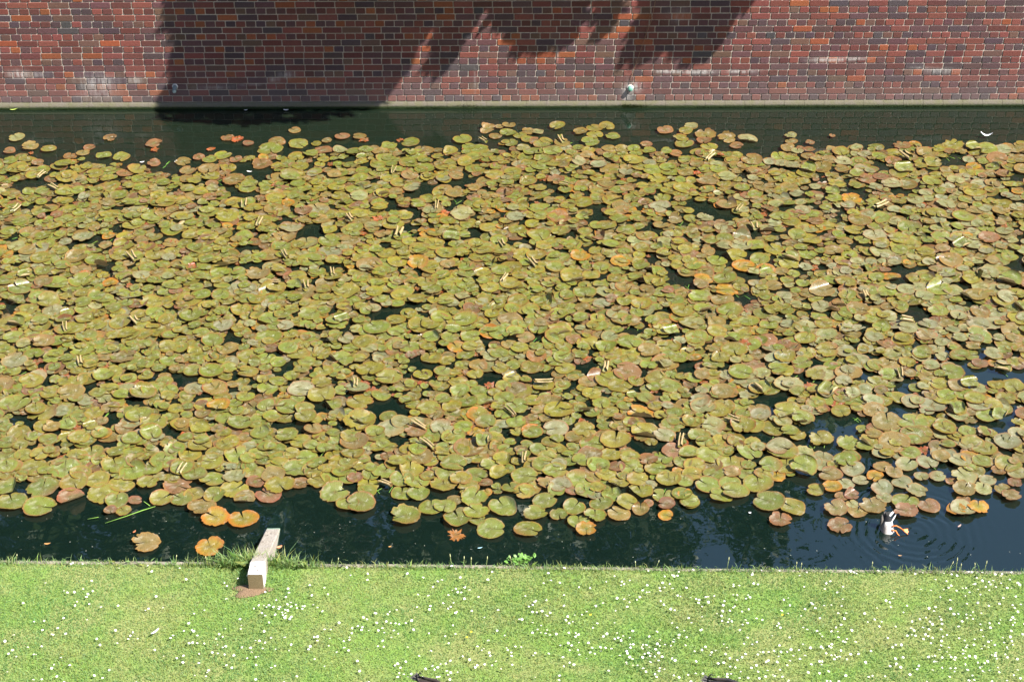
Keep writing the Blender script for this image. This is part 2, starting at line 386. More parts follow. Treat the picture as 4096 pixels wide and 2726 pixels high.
# pipes
def pipe(px, py, L, rad, label, cols, droop=0.0):
    t = empty('drain_pipe', wall_at(px, py), WROT); tag(t, label, 'pipe')
    mt = mat_attr('pipe_paint' if not droop else 'pipe_iron', .5, 40, .25, .2)
    pth = [(0, .01, 0), (0, -L*.5, -droop*.3), (0, -L+.004, -droop), (0, -L, -droop*1.05)]
    mb = MB(); V, Fc, C = loft(pth, [rad, rad, rad, rad*.93], 24, col=cols[0], cap=False); mb.add(V, Fc, C); mb.build('pipe_tube', mt, t)
    if not droop:
        mb = MB(); V, Fc, C = loft([(0, -L+.002, 0), (0, -L-.003, 0), (0, -L-.006, 0)], [rad*.92, rad*.9, rad*.8], 24, col=cols[1]); mb.add(V, Fc, C); mb.build('end_cap', mt, t)
    else:
        mb = MB(); V, Fc, C = loft([(0, -L, -droop*1.05), (0, -L-.001, -droop*1.05), (0, -L+.03, -droop*.8)], [rad*.93, rad*.72, rad*.7], 20, col=[cols[1], cols[1], (.01, .01, .01)], cap=False); mb.add(V, Fc, C)
        mb.add(*loft([(0, -L+.03, -droop*.8), (0, -L+.031, -droop*.8)], [rad*.7, .001], 20, col=(.008, .008, .008))[:2], (.008, .008, .008)); mb.build('pipe_mouth', mt, t)
    V, Fc, C = loft([(0, .006, 0), (0, -.004, 0), (0, -.007, 0)], [rad*1.5, rad*1.45, rad*1.1], 20, col=(.42, .40, .37))
    V = V+rng.normal(0, .0012, V.shape); mesh('mortar_collar', V, Fc, mt, t, C)
pipe(2521, 352, .040, .0285, 'pale mint green capped pipe stub in the sunlit brick wall', [(.13, .30, .23), (.14, .33, .25)])
pipe(700, 346, .075, .024, 'dull grey iron pipe stub in the tree shadow on the brick wall', [(.12, .15, .15), (.30, .38, .38)], droop=.028)
# dry creeper stem on the wall
mb = MB(); pts = [(2519, 335), (2526, 309), (2545, 250), (2577, 160), (2603, 90), (2612, 53), (2624, -10), (2650, -120)]
P = [wall_at(a, b, .008+.008*math.sin(i*2)) for i, (a, b) in enumerate(pts)]; mb.add(*loft(P, [.003]*len(P), 6, col=(.26, .15, .09)))
P = [wall_at(a, b, .01) for a, b in ((2577, 160), (2600, 60), (2598, 10), (2610, -60))]; mb.add(*loft(P, [.0018]*4, 5, col=(.2, .12, .08)))
o = mb.build('creeper_stem', mat_attr('dry_stem', .8)); tag(o, 'thin dry creeper stem running up the brick wall above the green pipe', 'stem')

# ------------------------------------------------------------------ trees : bank behind the wall, limbs overhang, shadow on the wall
leafm = NT('tree_leaf'); c = leafm.coord(); n = leafm.noise(c, 1.1, 3)
lc = leafm.mix(leafm.ramp(n, [(.35, 0), (.65, 1)]), (.035, .07, .012), (.09, .14, .03)); leafm.set(Base_Color=lc, Roughness=.5); LEAF = leafm.m
bark = NT('bark'); n = bark.noise(bark.mapping(bark.coord(), (8, 8, 1.5)), 2, 5, .7); bark.set(Base_Color=bark.mix(n, (.05, .04, .03), (.14, .11, .085)), Roughness=.9, Normal=bark.bump(n, .9, .03)); BARK = bark.m
def leaves(P, D, L, W, seed=0):
    """rhombic leaves: base P, direction D"""
    r = np.random.default_rng(seed); n = len(P); D = D/np.linalg.norm(D, axis=1, keepdims=True)
    s = np.cross(D, r.normal(size=(n, 3))); s /= np.linalg.norm(s, axis=1, keepdims=True)
    L = (L*r.uniform(.7, 1.3, n))[:, None]; W = (W*r.uniform(.7, 1.3, n))[:, None]
    V = np.stack([P, P+D*L*.45+s*W, P+D*L, P+D*L*.45-s*W], 1).reshape(-1, 3)
    return V, np.arange(4*n).reshape(n, 4)
def crown_pts(ells, n, seed):
    r = np.random.default_rng(seed); out = []
    tot = sum(e[3]*e[4]*e[5] for e in ells)
    for (cx, cy, cz, rx, ry, rz) in ells:
        k = int(n*rx*ry*rz/tot); nc = max(6, k//260)
        cen = r.normal(size=(nc, 3)); cen /= np.linalg.norm(cen, axis=1, keepdims=True); cen *= r.uniform(.35, 1, (nc, 1))**.5
        for q in cen:
            rad = r.uniform(.12, .30); p = q+r.normal(size=(k//nc, 3))*rad*.6
            out.append(p*np.array([rx, ry, rz])+np.array([cx, cy, cz]))
    return np.concatenate(out)
def trunk_to(mb, pts, r0, r1, n=9):
    m_ = len(pts); mb.add(*loft(pts, [r0+(r1-r0)*(i/(m_-1))**.7 for i in range(m_)], n))
SV = np.array(SUND)
def casters(poly, n, z0, z1, seed, lean=(-.42, .05, -.9), lenr=(.12, .28)):
    r = np.random.default_rng(seed); xs = [p[0] for p in poly]; ys = [p[1] for p in poly]; tgt = []
    while len(tgt) < n:
        x = r.uniform(min(xs), max(xs)); y = r.uniform(min(ys), max(ys))
        if not inpoly(x, y, poly): continue
        tgt.append((x, y))
    BP, BD = [], []
    for x, y in tgt:
        T = wall_at(x*1.7386, y*1.7386) if y*1.7386 < 430 else at(x*1.7386, y*1.7386)
        z = r.uniform(z0, z1); t = (T[2]-max(z, T[2]+1.6))/SV[2]; P = T-SV*t
        d = np.array(lean)+r.normal(size=3)*np.array([.16, .05, .12]); d /= np.linalg.norm(d); L = r.uniform(*lenr); k = int(L/.032)
        s = np.linspace(0, 1, k)[:, None]; pts = P-d*L*.5+d*L*s; pts[:, 2] -= 0
        BP.append(pts); BD.append(d+r.normal(size=(k, 3))*np.array([.4, .25, .4]))
    return np.concatenate(BP), np.concatenate(BD)
# targets in the photograph's shadow outline (measured on the wall)
mainp = [(400, -420), (395, 0), (402, 90), (408, 170), (380, 225), (352, 255), (372, 275), (560, 285), (700, 278), (800, 262), (872, 232), (905, 180), (940, 140), (960, 95), (985, 60), (1000, 0), (1040, -100), (1500, -420)]
fing = [[(985, -60), (1085, -40), (1080, 40), (1060, 95), (1030, 125), (1003, 150), (1000, 120), (1020, 70)],
        [(1090, -120), (1180, -120), (1150, 30), (1130, 20)]]
s2 = [[(1165, -80), (1350, -80), (1325, 60), (1300, 100), (1262, 106), (1230, 112), (1205, 115), (1195, 70), (1150, 15)],
      [(1390, -80), (1430, -80), (1415, 40), (1400, 62), (1390, 30)],
      [(1480, -120), (1740, -120), (1730, 0), (1690, 30), (1660, 90), (1625, 135), (1590, 130), (1560, 90), (1530, 110), (1490, 140), (1455, 138), (1450, 110), (1480, 50), (1500, 0)]]
def big_tree(name, loc, h, ells, nl, seed, label, extra=None, leaf=(.13, .045), grp=None):
    t = empty(name, loc); tag(t, label, 'tree', grp); L0 = np.array(loc, float)
    mb = MB(); r = np.random.default_rng(seed)
    top = np.array([r.normal(0, .3), r.normal(0, .3), h*.72])
    trunk_to(mb, [np.array([0, 0, -.1]), np.array([.05, .02, h*.12]), top*.35+np.array([.1, 0, 0]), top*.65, top], h*.035, h*.008, 12)
    for (cx, cy, cz, rx, ry, rz) in ells:
        e_ = np.array([cx, cy, cz])-L0; s_ = top*r.uniform(.3, .7); mid = (s_+e_)/2+np.array([0, 0, .35])
        trunk_to(mb, [s_, mid, e_], h*.012, h*.004, 7)
        for q in range(7):
            d = r.normal(size=3); d /= np.linalg.norm(d); trunk_to(mb, [e_, e_+d*np.array([rx, ry, rz])*.4+np.array([0, 0, .1]), e_+d*np.array([rx, ry, rz])*.85], h*.004, h*.001, 5)
    if extra is not None:
        idx = r.choice(len(extra[0]), 16)
        for i in idx: trunk_to(mb, [top*r.uniform(.4, .8), (extra[0][i]-L0)*.6+np.array([0, 0, 1.2]), extra[0][i]-L0], h*.003, .004, 5)
    mb.build('trunk', BARK, t)
    P = crown_pts(ells, nl, seed)-L0; D = np.random.default_rng(seed+1).normal(size=P.shape)+np.array([0, 0, -.4])
    if extra is not None: P = np.concatenate([P, extra[0]-L0]); D = np.concatenate([D, extra[1]])
    V, Fc = leaves(P, D, leaf[0], leaf[1], seed); mesh('crown', V, Fc, LEAF, t, smooth=False); return t
TZ = WALL_H-.5
cp1, cd1 = casters(mainp, 7600, 3.0, 4.9, 5)
cp1b, cd1b = casters(fing[0], 170, 2.9, 3.5, 6); cp1c, cd1c = casters(fing[1], 60, 2.9, 3.5, 8)
ex1 = (np.concatenate([cp1, cp1b, cp1c]), np.concatenate([cd1, cd1b, cd1c]))
q = [casters([(a_, b_*.86 if b_ > 0 else b_) for a_, b_ in p_], n_, 2.9, 3.8, 11+i) for i, (p_, n_) in enumerate(zip(s2, (700, 100, 950)))]
ex2 = (np.concatenate([a[0] for a in q]), np.concatenate([a[1] for a in q]))
gA = 'trees on the terrace behind the wall'
big_tree('weeping_tree', tuple(w2(5.0, TZ, -3.0)), 8.5, [(*w2(4.2, 7.5, -2.0), 2.8, 2.2, 2.4), (*w2(6.5, 8.2, -2.8), 2.4, 2.2, 2.2)], 16000, 21, 'weeping broadleaf tree overhanging the wall, casting the widest shadow on the bricks', ex1, grp=gA)
big_tree('weeping_tree', tuple(w2(9.3, TZ, -3.4)), 7.0, [(*w2(8.9, 6.6, -2.2), 1.7, 1.8, 1.9)], 9000, 22, 'weeping tree overhanging the wall above the mint green pipe, casting the ragged hanging shadows', ex2, grp=gA)
big_tree('broadleaf_tree', tuple(w2(.5, TZ, -5.0)), 12, [(*w2(.2, 8, -5), 3, 3, 3.6), (*w2(-1.5, 11.5, -5.5), 3, 3, 3)], 16000, 23, 'tall dark tree behind the left end of the wall, mirrored in the left water', leaf=(.2, .08), grp=gA)
big_tree('broadleaf_tree', tuple(w2(5.2, TZ, -7.5)), 14, [(*w2(4.2, 10, -7.5), 3.2, 2.6, 4.2), (*w2(6.5, 11.5, -7), 2.1, 2.4, 4.0), (*w2(6.3, 7, -7), 1.9, 2.4, 2.6)], 22000, 24, 'tall dark tree behind the middle of the wall, mirrored in the water before the lawn', leaf=(.2, .08), grp=gA)
big_tree('slender_tree', tuple(w2(11.6, TZ, -4.0)), 8.5, [(*w2(11.75, 6.9, -4), .32, .3, .8), (*w2(11.9, 8.6, -4), .45, .4, .5)], 900, 25, 'slender young tree behind the right end of the wall, mirrored at the right edge', leaf=(.14, .06), grp=gA)

# unseen building added behind the camera to screen low sky light off the wall
bd = empty('screen_building', (0, -1.3, 0)); tag(bd, 'large dark brick building added unseen behind the camera to screen low sky light', 'building')
bm_ = mat_attr('facade_brick', .9, 12, .3); mb = MB(); mb.add(*box(-30, 34, -12, 0, LAWN_Z-.3, 17.5), (.09, .045, .035)); mb.build('walls', bm_, bd, smooth=False)
gm_ = NT('window_glass'); gm_.set(Base_Color=(.02, .025, .03), Roughness=.05); mb = MB(); mb.add(*box(-30.4, 34.4, -12.4, .4, 17.505, 17.8), (.2, .19, .17)); mb.build('roof', bm_, bd, smooth=False)
w0_ = None
for fl in range(4):
    for k in range(-7, 9):
        if k == 0 and fl == 2: continue
        if w0_ is None:
            mb = MB()
            for b_ in ((-.62, -.55, 0, .05, 0, 1.8), (.55, .62, 0, .05, 0, 1.8), (-.549, .549, 0, .05, 1.73, 1.8), (-.549, .549, 0, .07, 0, .07), (-.03, .03, .001, .045, .071, 1.729)): mb.add(*box(*b_), (.6, .6, .57))
            w0_ = mb.build('window', bm_, bd, smooth=False); mb = MB(); mb.add(*box(-.549, .549, .003, .012, .071, 1.729), (.02, .025, .03)); g0_ = mb.build('pane', gm_.m, w0_, smooth=False); o = w0_
        else:
            o = w0_.copy(); COL.objects.link(o); o.parent = bd; g_ = g0_.copy(); COL.objects.link(g_); g_.parent = o
        o.location = (k*3.6, 0.001, 1.6+fl*4.0)

# ------------------------------------------------------------------ lily pads
G = dict(g=(.112, .132, .019), o=(.142, .128, .017), r=(.140, .064, .030), y=(.205, .135, .012), b=(.142, .098, .030), p=(.158, .158, .070), d=(.26, .042, .010))
NAMES = dict(g='green', o='olive', r='reddish brown', y='orange yellow', b='brown', p='pale grey green', d='decaying red')
def pad_mesh(r, rot, cls, sd, res=0, ragged=None, curl=None, tilt=None, lift=0.0, shade=1.0):
    """vertices in pad space (world aligned), z up; returns V, quads, colours, uv"""
    q = np.random.default_rng(sd)
    nR, nA = ((6, 30), (9, 44), (4, 22))[res]
    hw = R(q.uniform(1.5, 7)); a = np.linspace(hw, 2*math.pi-hw, nA)
    rr = np.array([0, .12, .35, .68, .87, .955, 1.0]) if nR == 6 else (np.array([0, .1, .22, .38, .54, .70, .82, .90, .96, 1.0]) if nR == 9 else np.array([0, .3, .7, .94, 1.0]))
    prof = 1+.03*np.sin(2*a+q.uniform(0, 6))+.02*np.sin(3*a+q.uniform(0, 6))
    prof -= .22*np.exp(-((a-hw)/.16)**2)+.22*np.exp(-((2*math.pi-hw-a)/.16)**2)
    prof += q.normal(0, .016, nA)
    rag = q.random() < .32 if ragged is None else ragged
    if rag:
        prof += q.normal(0, .03, nA)
        for _ in range(q.integers(1, 4)):
            prof -= q.uniform(.1, .4)*np.exp(-((a-q.uniform(.3, 6))/q.uniform(.06, .2))**2)
    if cls == 'd': prof *= q.uniform(.5, 1.05, nA)
    rim = np.clip((rr-.0)/1, 0, 1)
    A, RR = np.meshgrid(a, rr); PR = 1+(prof[None, :]-1)*RR**1.5
    x = np.cos(A)*RR*PR; y = np.sin(A)*RR*PR; uv = np.stack([x, y], -1).reshape(-1, 2)
    fold = q.uniform(.0, .13) if q.random() < .65 else q.uniform(0, .04)
    z = fold*np.abs(y)*(RR)+q.uniform(.0, .09)*RR**2*np.sin(q.integers(2, 4)*A+q.uniform(0, 6))+q.uniform(0, .02)*RR**3*np.sin(7*A+q.uniform(0, 6))
    z += q.uniform(.0, .05)*RR**3
    if curl is None and q.random() < .09:      # one lifted flap
        ac = q.uniform(0, 6.28); s_ = np.clip(x*math.cos(ac)+y*math.sin(ac)-q.uniform(.35, .6), 0, 1); z = z+s_**1.5*q.uniform(.6, 1.5)
        x = x-math.cos(ac)*s_*.45; y = y-math.sin(ac)*s_*.45
    if curl is not None:                        # both sides rolled up over the midrib
        w0, rho = curl; s_ = np.abs(y); w0 = w0*(1+.45*x*q.uniform(.3, 1))*np.where(y > 0, q.uniform(.7, 1.2), q.uniform(.7, 1.2)); rho = rho*np.where(y > 0, q.uniform(.75, 1.35), q.uniform(.75, 1.35))*(1-.25*x); k = np.clip(s_-w0, 0, None)/rho; k = np.minimum(k, q.uniform(4.2, 6.5))
        rh = rho*(1-.045*k); Y = np.minimum(s_, w0)+rh*np.sin(k); z = z*.2+rh*(1-np.cos(k))*(s_ > w0); y = np.sign(y)*Y+.10*q.uniform(-1, 1)*x*x; x = x*np.where(y > 0, 1, q.uniform(.8, 1))
    V = np.stack([x*r, y*r, z*r], -1).reshape(-1, 3)
    M = Matrix.Rotation(rot, 3, 'Z')
    if tilt is None: tilt = (q.normal(0, R(3.2)), q.normal(0, R(3.2)))
    M = Matrix.Rotation(tilt[0], 3, 'X') @ Matrix.Rotation(tilt[1], 3, 'Y') @ M
    V = V @ np.array(M).T; V[:, 2] += lift+.006+abs(r*math.sin(tilt[0]))*.5
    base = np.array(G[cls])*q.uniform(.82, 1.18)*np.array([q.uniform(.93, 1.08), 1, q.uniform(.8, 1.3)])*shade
    c = np.tile(base, (len(rr), nA, 1))
    rc = np.array([(.22, .055, .026), (.22, .085, .022), (.25, .12, .026)][q.integers(0, 3)])
    ra = np.interp(a, np.linspace(0, 6.3, 9), q.uniform(0, 1, 9))
    rs = np.clip((RR-.83)/.15, 0, 1)**1.3*q.uniform(.55, 1.0)*(.35+.65*ra)[None, :]
    if cls == 'y': rs = np.clip((RR-.55)/.4, 0, 1)*q.uniform(.8, 1.0)*(.5+.5*ra)[None, :]; rc = np.array((.32, .095, .014))
    c = c*(1-rs[..., None])+rc*rs[..., None]
    if q.random() < .3:                          # side gone red/brown
        ga = q.uniform(0, 6.28); gg = np.clip(np.cos(A-ga)*RR-.1, 0, 1)*q.uniform(.4, 1); rd = np.array([(.18, .07, .03), (.21, .12, .03), (.13, .09, .045)][q.integers(0, 3)]); c = c*(1-gg[..., None])+rd*gg[..., None]
    cs = np.exp(-(RR/.13)**2)*q.uniform(.2, .9); cy = np.array([(.20, .16, .02), (.17, .09, .02), (.12, .2, .03)][q.integers(0, 3)])
    c = c*(1-cs[..., None])+cy*cs[..., None]
    cr = np.exp(-(np.sin(A/2)/.09)**2)*np.clip(1.05-RR, 0, 1)+np.exp(-(np.cos(A/2)/.16)**2)*np.clip(.75-RR, 0, 1)*q.uniform(0, 1)
    cr = np.clip(cr+np.exp(-(RR/.10)**2)*.5, 0, 1)*q.uniform(.3, 1.0); cc_ = np.array([(.085, .042, .012), (.10, .062, .016), (.07, .055, .02)][q.integers(0, 3)]); c = c*(1-cr[..., None])+cc_*cr[..., None]
    nR1 = len(rr); i = np.arange(nR1-1)[:, None]*nA; k = np.arange(nA-1)[None, :]
    Fq = np.stack([i+k, i+k+nA, i+k+nA+1, i+k+1], -1).reshape(-1, 4)
    return V, Fq, c.reshape(-1, 3), uv
k1 = 1.683
def Z1(l): return [(a/k1, 1800+b/k1, w_/k1, n_, c_) for a, b, w_, n_, c_ in l]
def Z2(l): return [(1400+a/k1, 1800+b/k1, w_/k1, n_, c_) for a, b, w_, n_, c_ in l]
def Z3(l): return [(2700+a/1.6877, 1800+b/1.6877, w_/1.6877, n_, c_) for a, b, w_, n_, c_ in l]
N = None
near = Z1([(85, 357, 200, 115, 'g'), (270, 392, 218, -10, 'g'), (293, 268, 225, 90, 'g'), (45, 250, 190, 20, 'g'), (222, 130, 205, 200, 'o'), (440, 145, 222, 95, 'g'), (500, 235, 190, N, 'o'), (480, 330, 180, N, 'r'),
  (660, 215, 170, N, 'o'), (697, 300, 210, -40, 'o'), (825, 235, 175, 20, 'o'), (900, 155, 195, N, 'g'), (1000, 230, 150, 60, 'o'), (790, 350, 160, N, 'g'), (745, 420, 85, N, 'r'), (835, 420, 105, N, 'o'), (910, 345, 95, N, 'r'),
  (1090, 335, 160, 40, 'o'), (1225, 335, 160, N, 'g'), (1310, 305, 140, N, 'o'), (1100, 80, 185, 80, 'g'), (780, 115, 190, N, 'g'), (1312, 180, 165, 100, 'g'), (1418, 90, 180, N, 'o'), (1445, 315, 150, N, 'g'), (1580, 275, 190, 45, 'o'),
  (1650, 330, 145, -60, 'b'), (1365, 395, 190, N, 'b'), (1455, 468, 190, 150, 'y'), (1640, 475, 200, 110, 'y'), (1415, 660, 190, 110, 'y'), (985, 630, 195, 205, 'b'), (1810, 310, 175, 140, 'r'), (1885, 250, 200, -60, 'o'), (2025, 235, 130, N, 'r'),
  (2150, 220, 150, N, 'o'), (1715, 165, 150, 90, 'o'), (1720, 225, 120, N, 'r'), (1995, 140, 195, N, 'g'), (1875, 70, 150, N, 'g'), (1870, 115, 160, N, 'o'), (2255, 297, 195, 20, 'g'), (2200, 140, 110, N, 'o'), (2345, 205, 125, N, 'g'),
  (2340, 375, 150, 100, 'g'), (1200, 250, 190, N, 'r'), (1275, 50, 165, N, 'o'), (1450, 35, 130, N, 'o'), (1600, 45, 180, N, 'g'), (900, 30, 170, N, 'g'), (560, 100, 160, N, 'g'), (620, 30, 170, N, 'o'), (50, 60, 170, N, 'g'), (30, 180, 110, N, 'o'),
  (165, 45, 130, N, 'o'), (270, 40, 130, N, 'o'), (2060, 60, 160, N, 'g'), (2250, 50, 130, N, 'o'), (1580, 190, 160, N, 'p'), (1430, 210, 170, N, 'g'), (1075, 190, 100, N, 'p'), (240, 195, 110, N, 'b'), (1740, 40, 130, N, 'g')])
near += Z2([(75, 370, 205, 190, 'g'), (35, 200, 110, N, 'r'), (125, 240, 150, N, 'o'), (110, 295, 140, N, 'g'), (235, 155, 180, N, 'g'), (350, 210, 160, N, 'g'), (350, 300, 145, 90, 'g'), (460, 305, 150, N, 'g'),
  (375, 455, 208, 200, 'g'), (545, 395, 165, 90, 'g'), (640, 390, 150, N, 'g'), (728, 465, 205, 110, 'g'), (850, 425, 170, N, 'g'), (860, 480, 110, N, 'g'), (700, 350, 115, N, 'b'), (800, 270, 150, N, 'o'), (838, 335, 180, 70, 'g'), (630, 240, 180, N, 'o'),
  (670, 165, 190, N, 'g'), (700, 105, 180, -30, 'g'), (405, 145, 180, 90, 'o'), (525, 190, 110, N, 'o'), (850, 180, 165, N, 'g'), (915, 240, 90, N, 'r'), (1000, 170, 140, N, 'o'), (1035, 390, 200, 120, 'g'), (950, 540, 195, -5, 'g'), (1198, 540, 185, -30, 'g'),
  (1250, 440, 160, 20, 'g'), (1310, 360, 160, N, 'g'), (1215, 270, 150, N, 'g'), (1175, 290, 150, N, 'o'), (1325, 235, 130, N, 'b'), (1085, 265, 130, N, 'g'), (1175, 180, 185, -10, 'g'), (1385, 155, 170, 10, 'g'), (1545, 210, 185, 20, 'g'), (1500, 285, 100, N, 'r'),
  (1405, 445, 120, -80, 'g'), (1510, 397, 155, 60, 'g'), (1540, 490, 150, 90, 'g'), (1590, 545, 140, -90, 'y'), (1650, 450, 155, 90, 'g'), (1690, 365, 155, 100, 'g'), (1660, 265, 120, N, 'o'), (1810, 235, 140, N, 'o'), (1765, 305, 150, N, 'g'), (1865, 365, 140, N, 'o'),
  (1810, 435, 160, 140, 'b'), (1955, 410, 115, N, 'b'), (1955, 290, 170, 100, 'o'), (1935, 205, 150, N, 'o'), (2145, 210, 165, 90, 'o'), (2110, 320, 150, N, 'g'), (2235, 310, 135, 50, 'g'), (2290, 360, 135, N, 'g'), (2130, 378, 120, N, 'r'), (2125, 445, 105, N, 'y'),
  (2010, 365, 65, N, 'r'), (2060, 140, 150, N, 'g'), (2300, 175, 130, N, 'o'), (2240, 90, 130, N, 'g'), (1330, 55, 120, N, 'o'), (1030, 75, 140, N, 'o'), (860, 60, 150, N, 'o'), (540, 85, 110, N, 'o'), (1890, 120, 160, N, 'g'), (1720, 170, 150, N, 'o'), (2100, 70, 140, N, 'g')])
near += Z3([(235, 45, 180, N, 'g'), (378, 100, 190, 90, 'o'), (560, 235, 210, 90, 'g'), (220, 245, 175, 140, 'g'), (260, 170, 150, N, 'g'), (140, 175, 120, N, 'o'), (130, 115, 150, N, 'o'), (405, 290, 185, N, 'g'), (310, 320, 155, N, 'g'), (370, 235, 150, N, 'g'),
  (635, 362, 210, 150, 'g'), (793, 400, 170, 150, 'o'), (710, 480, 155, 80, 'r'), (750, 115, 175, 80, 'o'), (645, 110, 160, N, 'g'), (685, 185, 120, N, 'y'), (65, 310, 100, N, 'y'), (100, 362, 135, N, 'g'), (480, 165, 140, N, 'g'), (1050, 180, 155, N, 'b'),
  (1060, 262, 130, N, 'y'), (950, 280, 130, N, 'o'), (1150, 235, 120, 120, 'p'), (1190, 315, 105, N, 'r'), (1200, 140, 160, N, 'p'), (1250, 215, 110, N, 'p'), (1395, 275, 150, 110, 'p'), (1530, 225, 140, 120, 'p'), (1630, 285, 145, -30, 'p'), (1550, 355, 180, 50, 'g'),
  (1555, 425, 160, N, 'r'), (1335, 385, 180, 100, 'b'), (1410, 335, 105, N, 'p'), (1085, 405, 165, 120, 'b'), (1230, 425, 130, 70, 'b'), (1195, 375, 90, N, 'p'), (1112, 520, 157, 20, 'r'), (1713, 390, 145, 110, 'r'), (1945, 345, 90, N, 'r'), (1940, 410, 165, 20, 'p'),
  (1895, 415, 130, N, 'y'), (2045, 395, 140, 80, 'y'), (1950, 190, 180, 120, 'p'), (1950, 280, 155, 60, 'b'), (2075, 275, 125, 70, 'p'), (2205, 280, 110, N, 'b'), (2267, 322, 130, N, 'b'), (2110, 215, 110, N, 'p'), (1860, 215, 75, N, 'r'), (1925, 85, 160, N, 'p'),
  (1990, 60, 140, N, 'y'), (2310, 165, 140, N, 'p'), (1120, 325, 90, N, 'r'), (1700, 90, 150, N, 'p'), (1560, 110, 150, N, 'p'), (1400, 130, 130, N, 'b'), (1770, 190, 110, N, 'p'), (1350, 190, 120, N, 'y'), (2160, 60, 120, N, 'b'), (2180, 150, 100, N, 'r'), (1660, 190, 100, N, 'p'),
  (2340, 60, 130, N, 'b'), (2290, 230, 100, N, 'r'), (870, 30, 140, N, 'p'), (1000, 60, 150, N, 'p'), (500, 30, 170, N, 'g')])
def U1(l, ox, kk=k1): return [(ox+a/kk, b/kk, w_/kk, N, c_) for a, b, w_, c_ in l]
far = U1([(115, 938, 107, 'p'), (742, 937, 90, 'r'), (1037, 978, 110, 'r'), (1045, 1022, 65, 'd'), (208, 1000, 112, 'b'), (328, 1012, 108, 'o'), (1985, 885, 80, 'b'), (605, 1000, 80, 'r'), (65, 1028, 80, 'r'), (215, 1042, 50, 'd'), (1040, 1113, 90, 'r'), (1235, 1097, 108, 'b'),
  (1535, 938, 90, 'r'), (1600, 950, 90, 'd'), (1675, 975, 80, 'r'), (1865, 960, 115, 'b'), (1820, 1018, 165, 'g'), (1505, 1057, 115, 'g'), (1415, 1085, 105, 'g'), (1590, 1083, 85, 'r'), (2010, 980, 130, 'g'), (2200, 960, 70, 'b'), (2305, 930, 100, 'r'), (2180, 1025, 115, 'r'), (2130, 975, 70, 'o'), (1420, 1015, 70, 'd'), (1340, 1070, 80, 'r'),
  (475, 1060, 90, 'r'), (560, 1040, 90, 'b'), (700, 1060, 100, 'g'), (820, 1065, 120, 'g')], 0)
far += U1([(925, 880, 115, 'b'), (1005, 865, 60, 'b'), (1070, 858, 90, 'b'), (1200, 890, 95, 'b'), (1265, 898, 80, 'p'), (1397, 863, 105, 'o'), (1552, 900, 95, 'b'), (1645, 870, 110, 'o'), (1650, 915, 110, 'o'), (1728, 858, 108, 'o'), (1768, 927, 100, 'g'), (2122, 890, 105, 'r'), (2295, 860, 95, 'b'), (2260, 895, 95, 'o'),
  (980, 925, 85, 'b'), (1065, 905, 110, 'g'), (1145, 920, 90, 'o'), (1195, 945, 90, 'g'), (758, 950, 130, 'g'), (408, 965, 125, 'g'), (262, 987, 110, 'g'), (210, 1035, 110, 'b'), (335, 1050, 95, 'b'), (870, 1015, 130, 'g'), (1618, 968, 125, 'g'), (1600, 1020, 95, 'o'), (1685, 1035, 65, 'r'), (1830, 1018, 100, 'b'), (2225, 940, 105, 'o'),
  (2250, 980, 130, 'g'), (1995, 985, 85, 'r'), (1100, 1015, 60, 'r'), (65, 930, 90, 'b'), (95, 955, 80, 'd'), (335, 950, 55, 'd'), (1250, 960, 90, 'r'), (1430, 975, 110, 'b'), (1320, 955, 90, 'o')], 1400)
far += U1([(108, 860, 95, 'p'), (350, 942, 120, 'b'), (490, 950, 130, 'p'), (205, 922, 140, 'b'), (415, 992, 95, 'r'), (778, 928, 80, 'p'), (785, 967, 85, 'b'), (910, 977, 60, 'r'), (845, 1008, 55, 'r'), (905, 1025, 80, 'r'), (765, 1015, 105, 'b'), (195, 965, 100, 'r'), (230, 1003, 115, 'o'), (1060, 930, 40, 'r')], 2700, 1.6877)
TOPE = [(-300, 375), (0, 372), (60, 352), (100, 392), (190, 370), (250, 372), (350, 398), (430, 396), (500, 375), (600, 362), (700, 358), (780, 345), (850, 345), (950, 350), (1050, 345), (1150, 325), (1280, 340), (1420, 345), (1520, 350), (1600, 352), (1700, 362), (1760, 372), (1830, 350), (1950, 345), (2080, 335), (2200, 335), (2356, 335), (2700, 345)]
BOTE = [(2700, 1130), (2356, 1120), (2250, 1110), (2130, 1080), (2060, 1100), (1930, 1090), (1850, 1070), (1800, 1110), (1700, 1100), (1600, 1105), (1480, 1130), (1350, 1150), (1200, 1150), (1000, 1120), (900, 1110), (830, 1110), (700, 1100), (600, 1100), (400, 1110), (200, 1110), (0, 1120), (-300, 1130)]
field = TOPE+BOTE
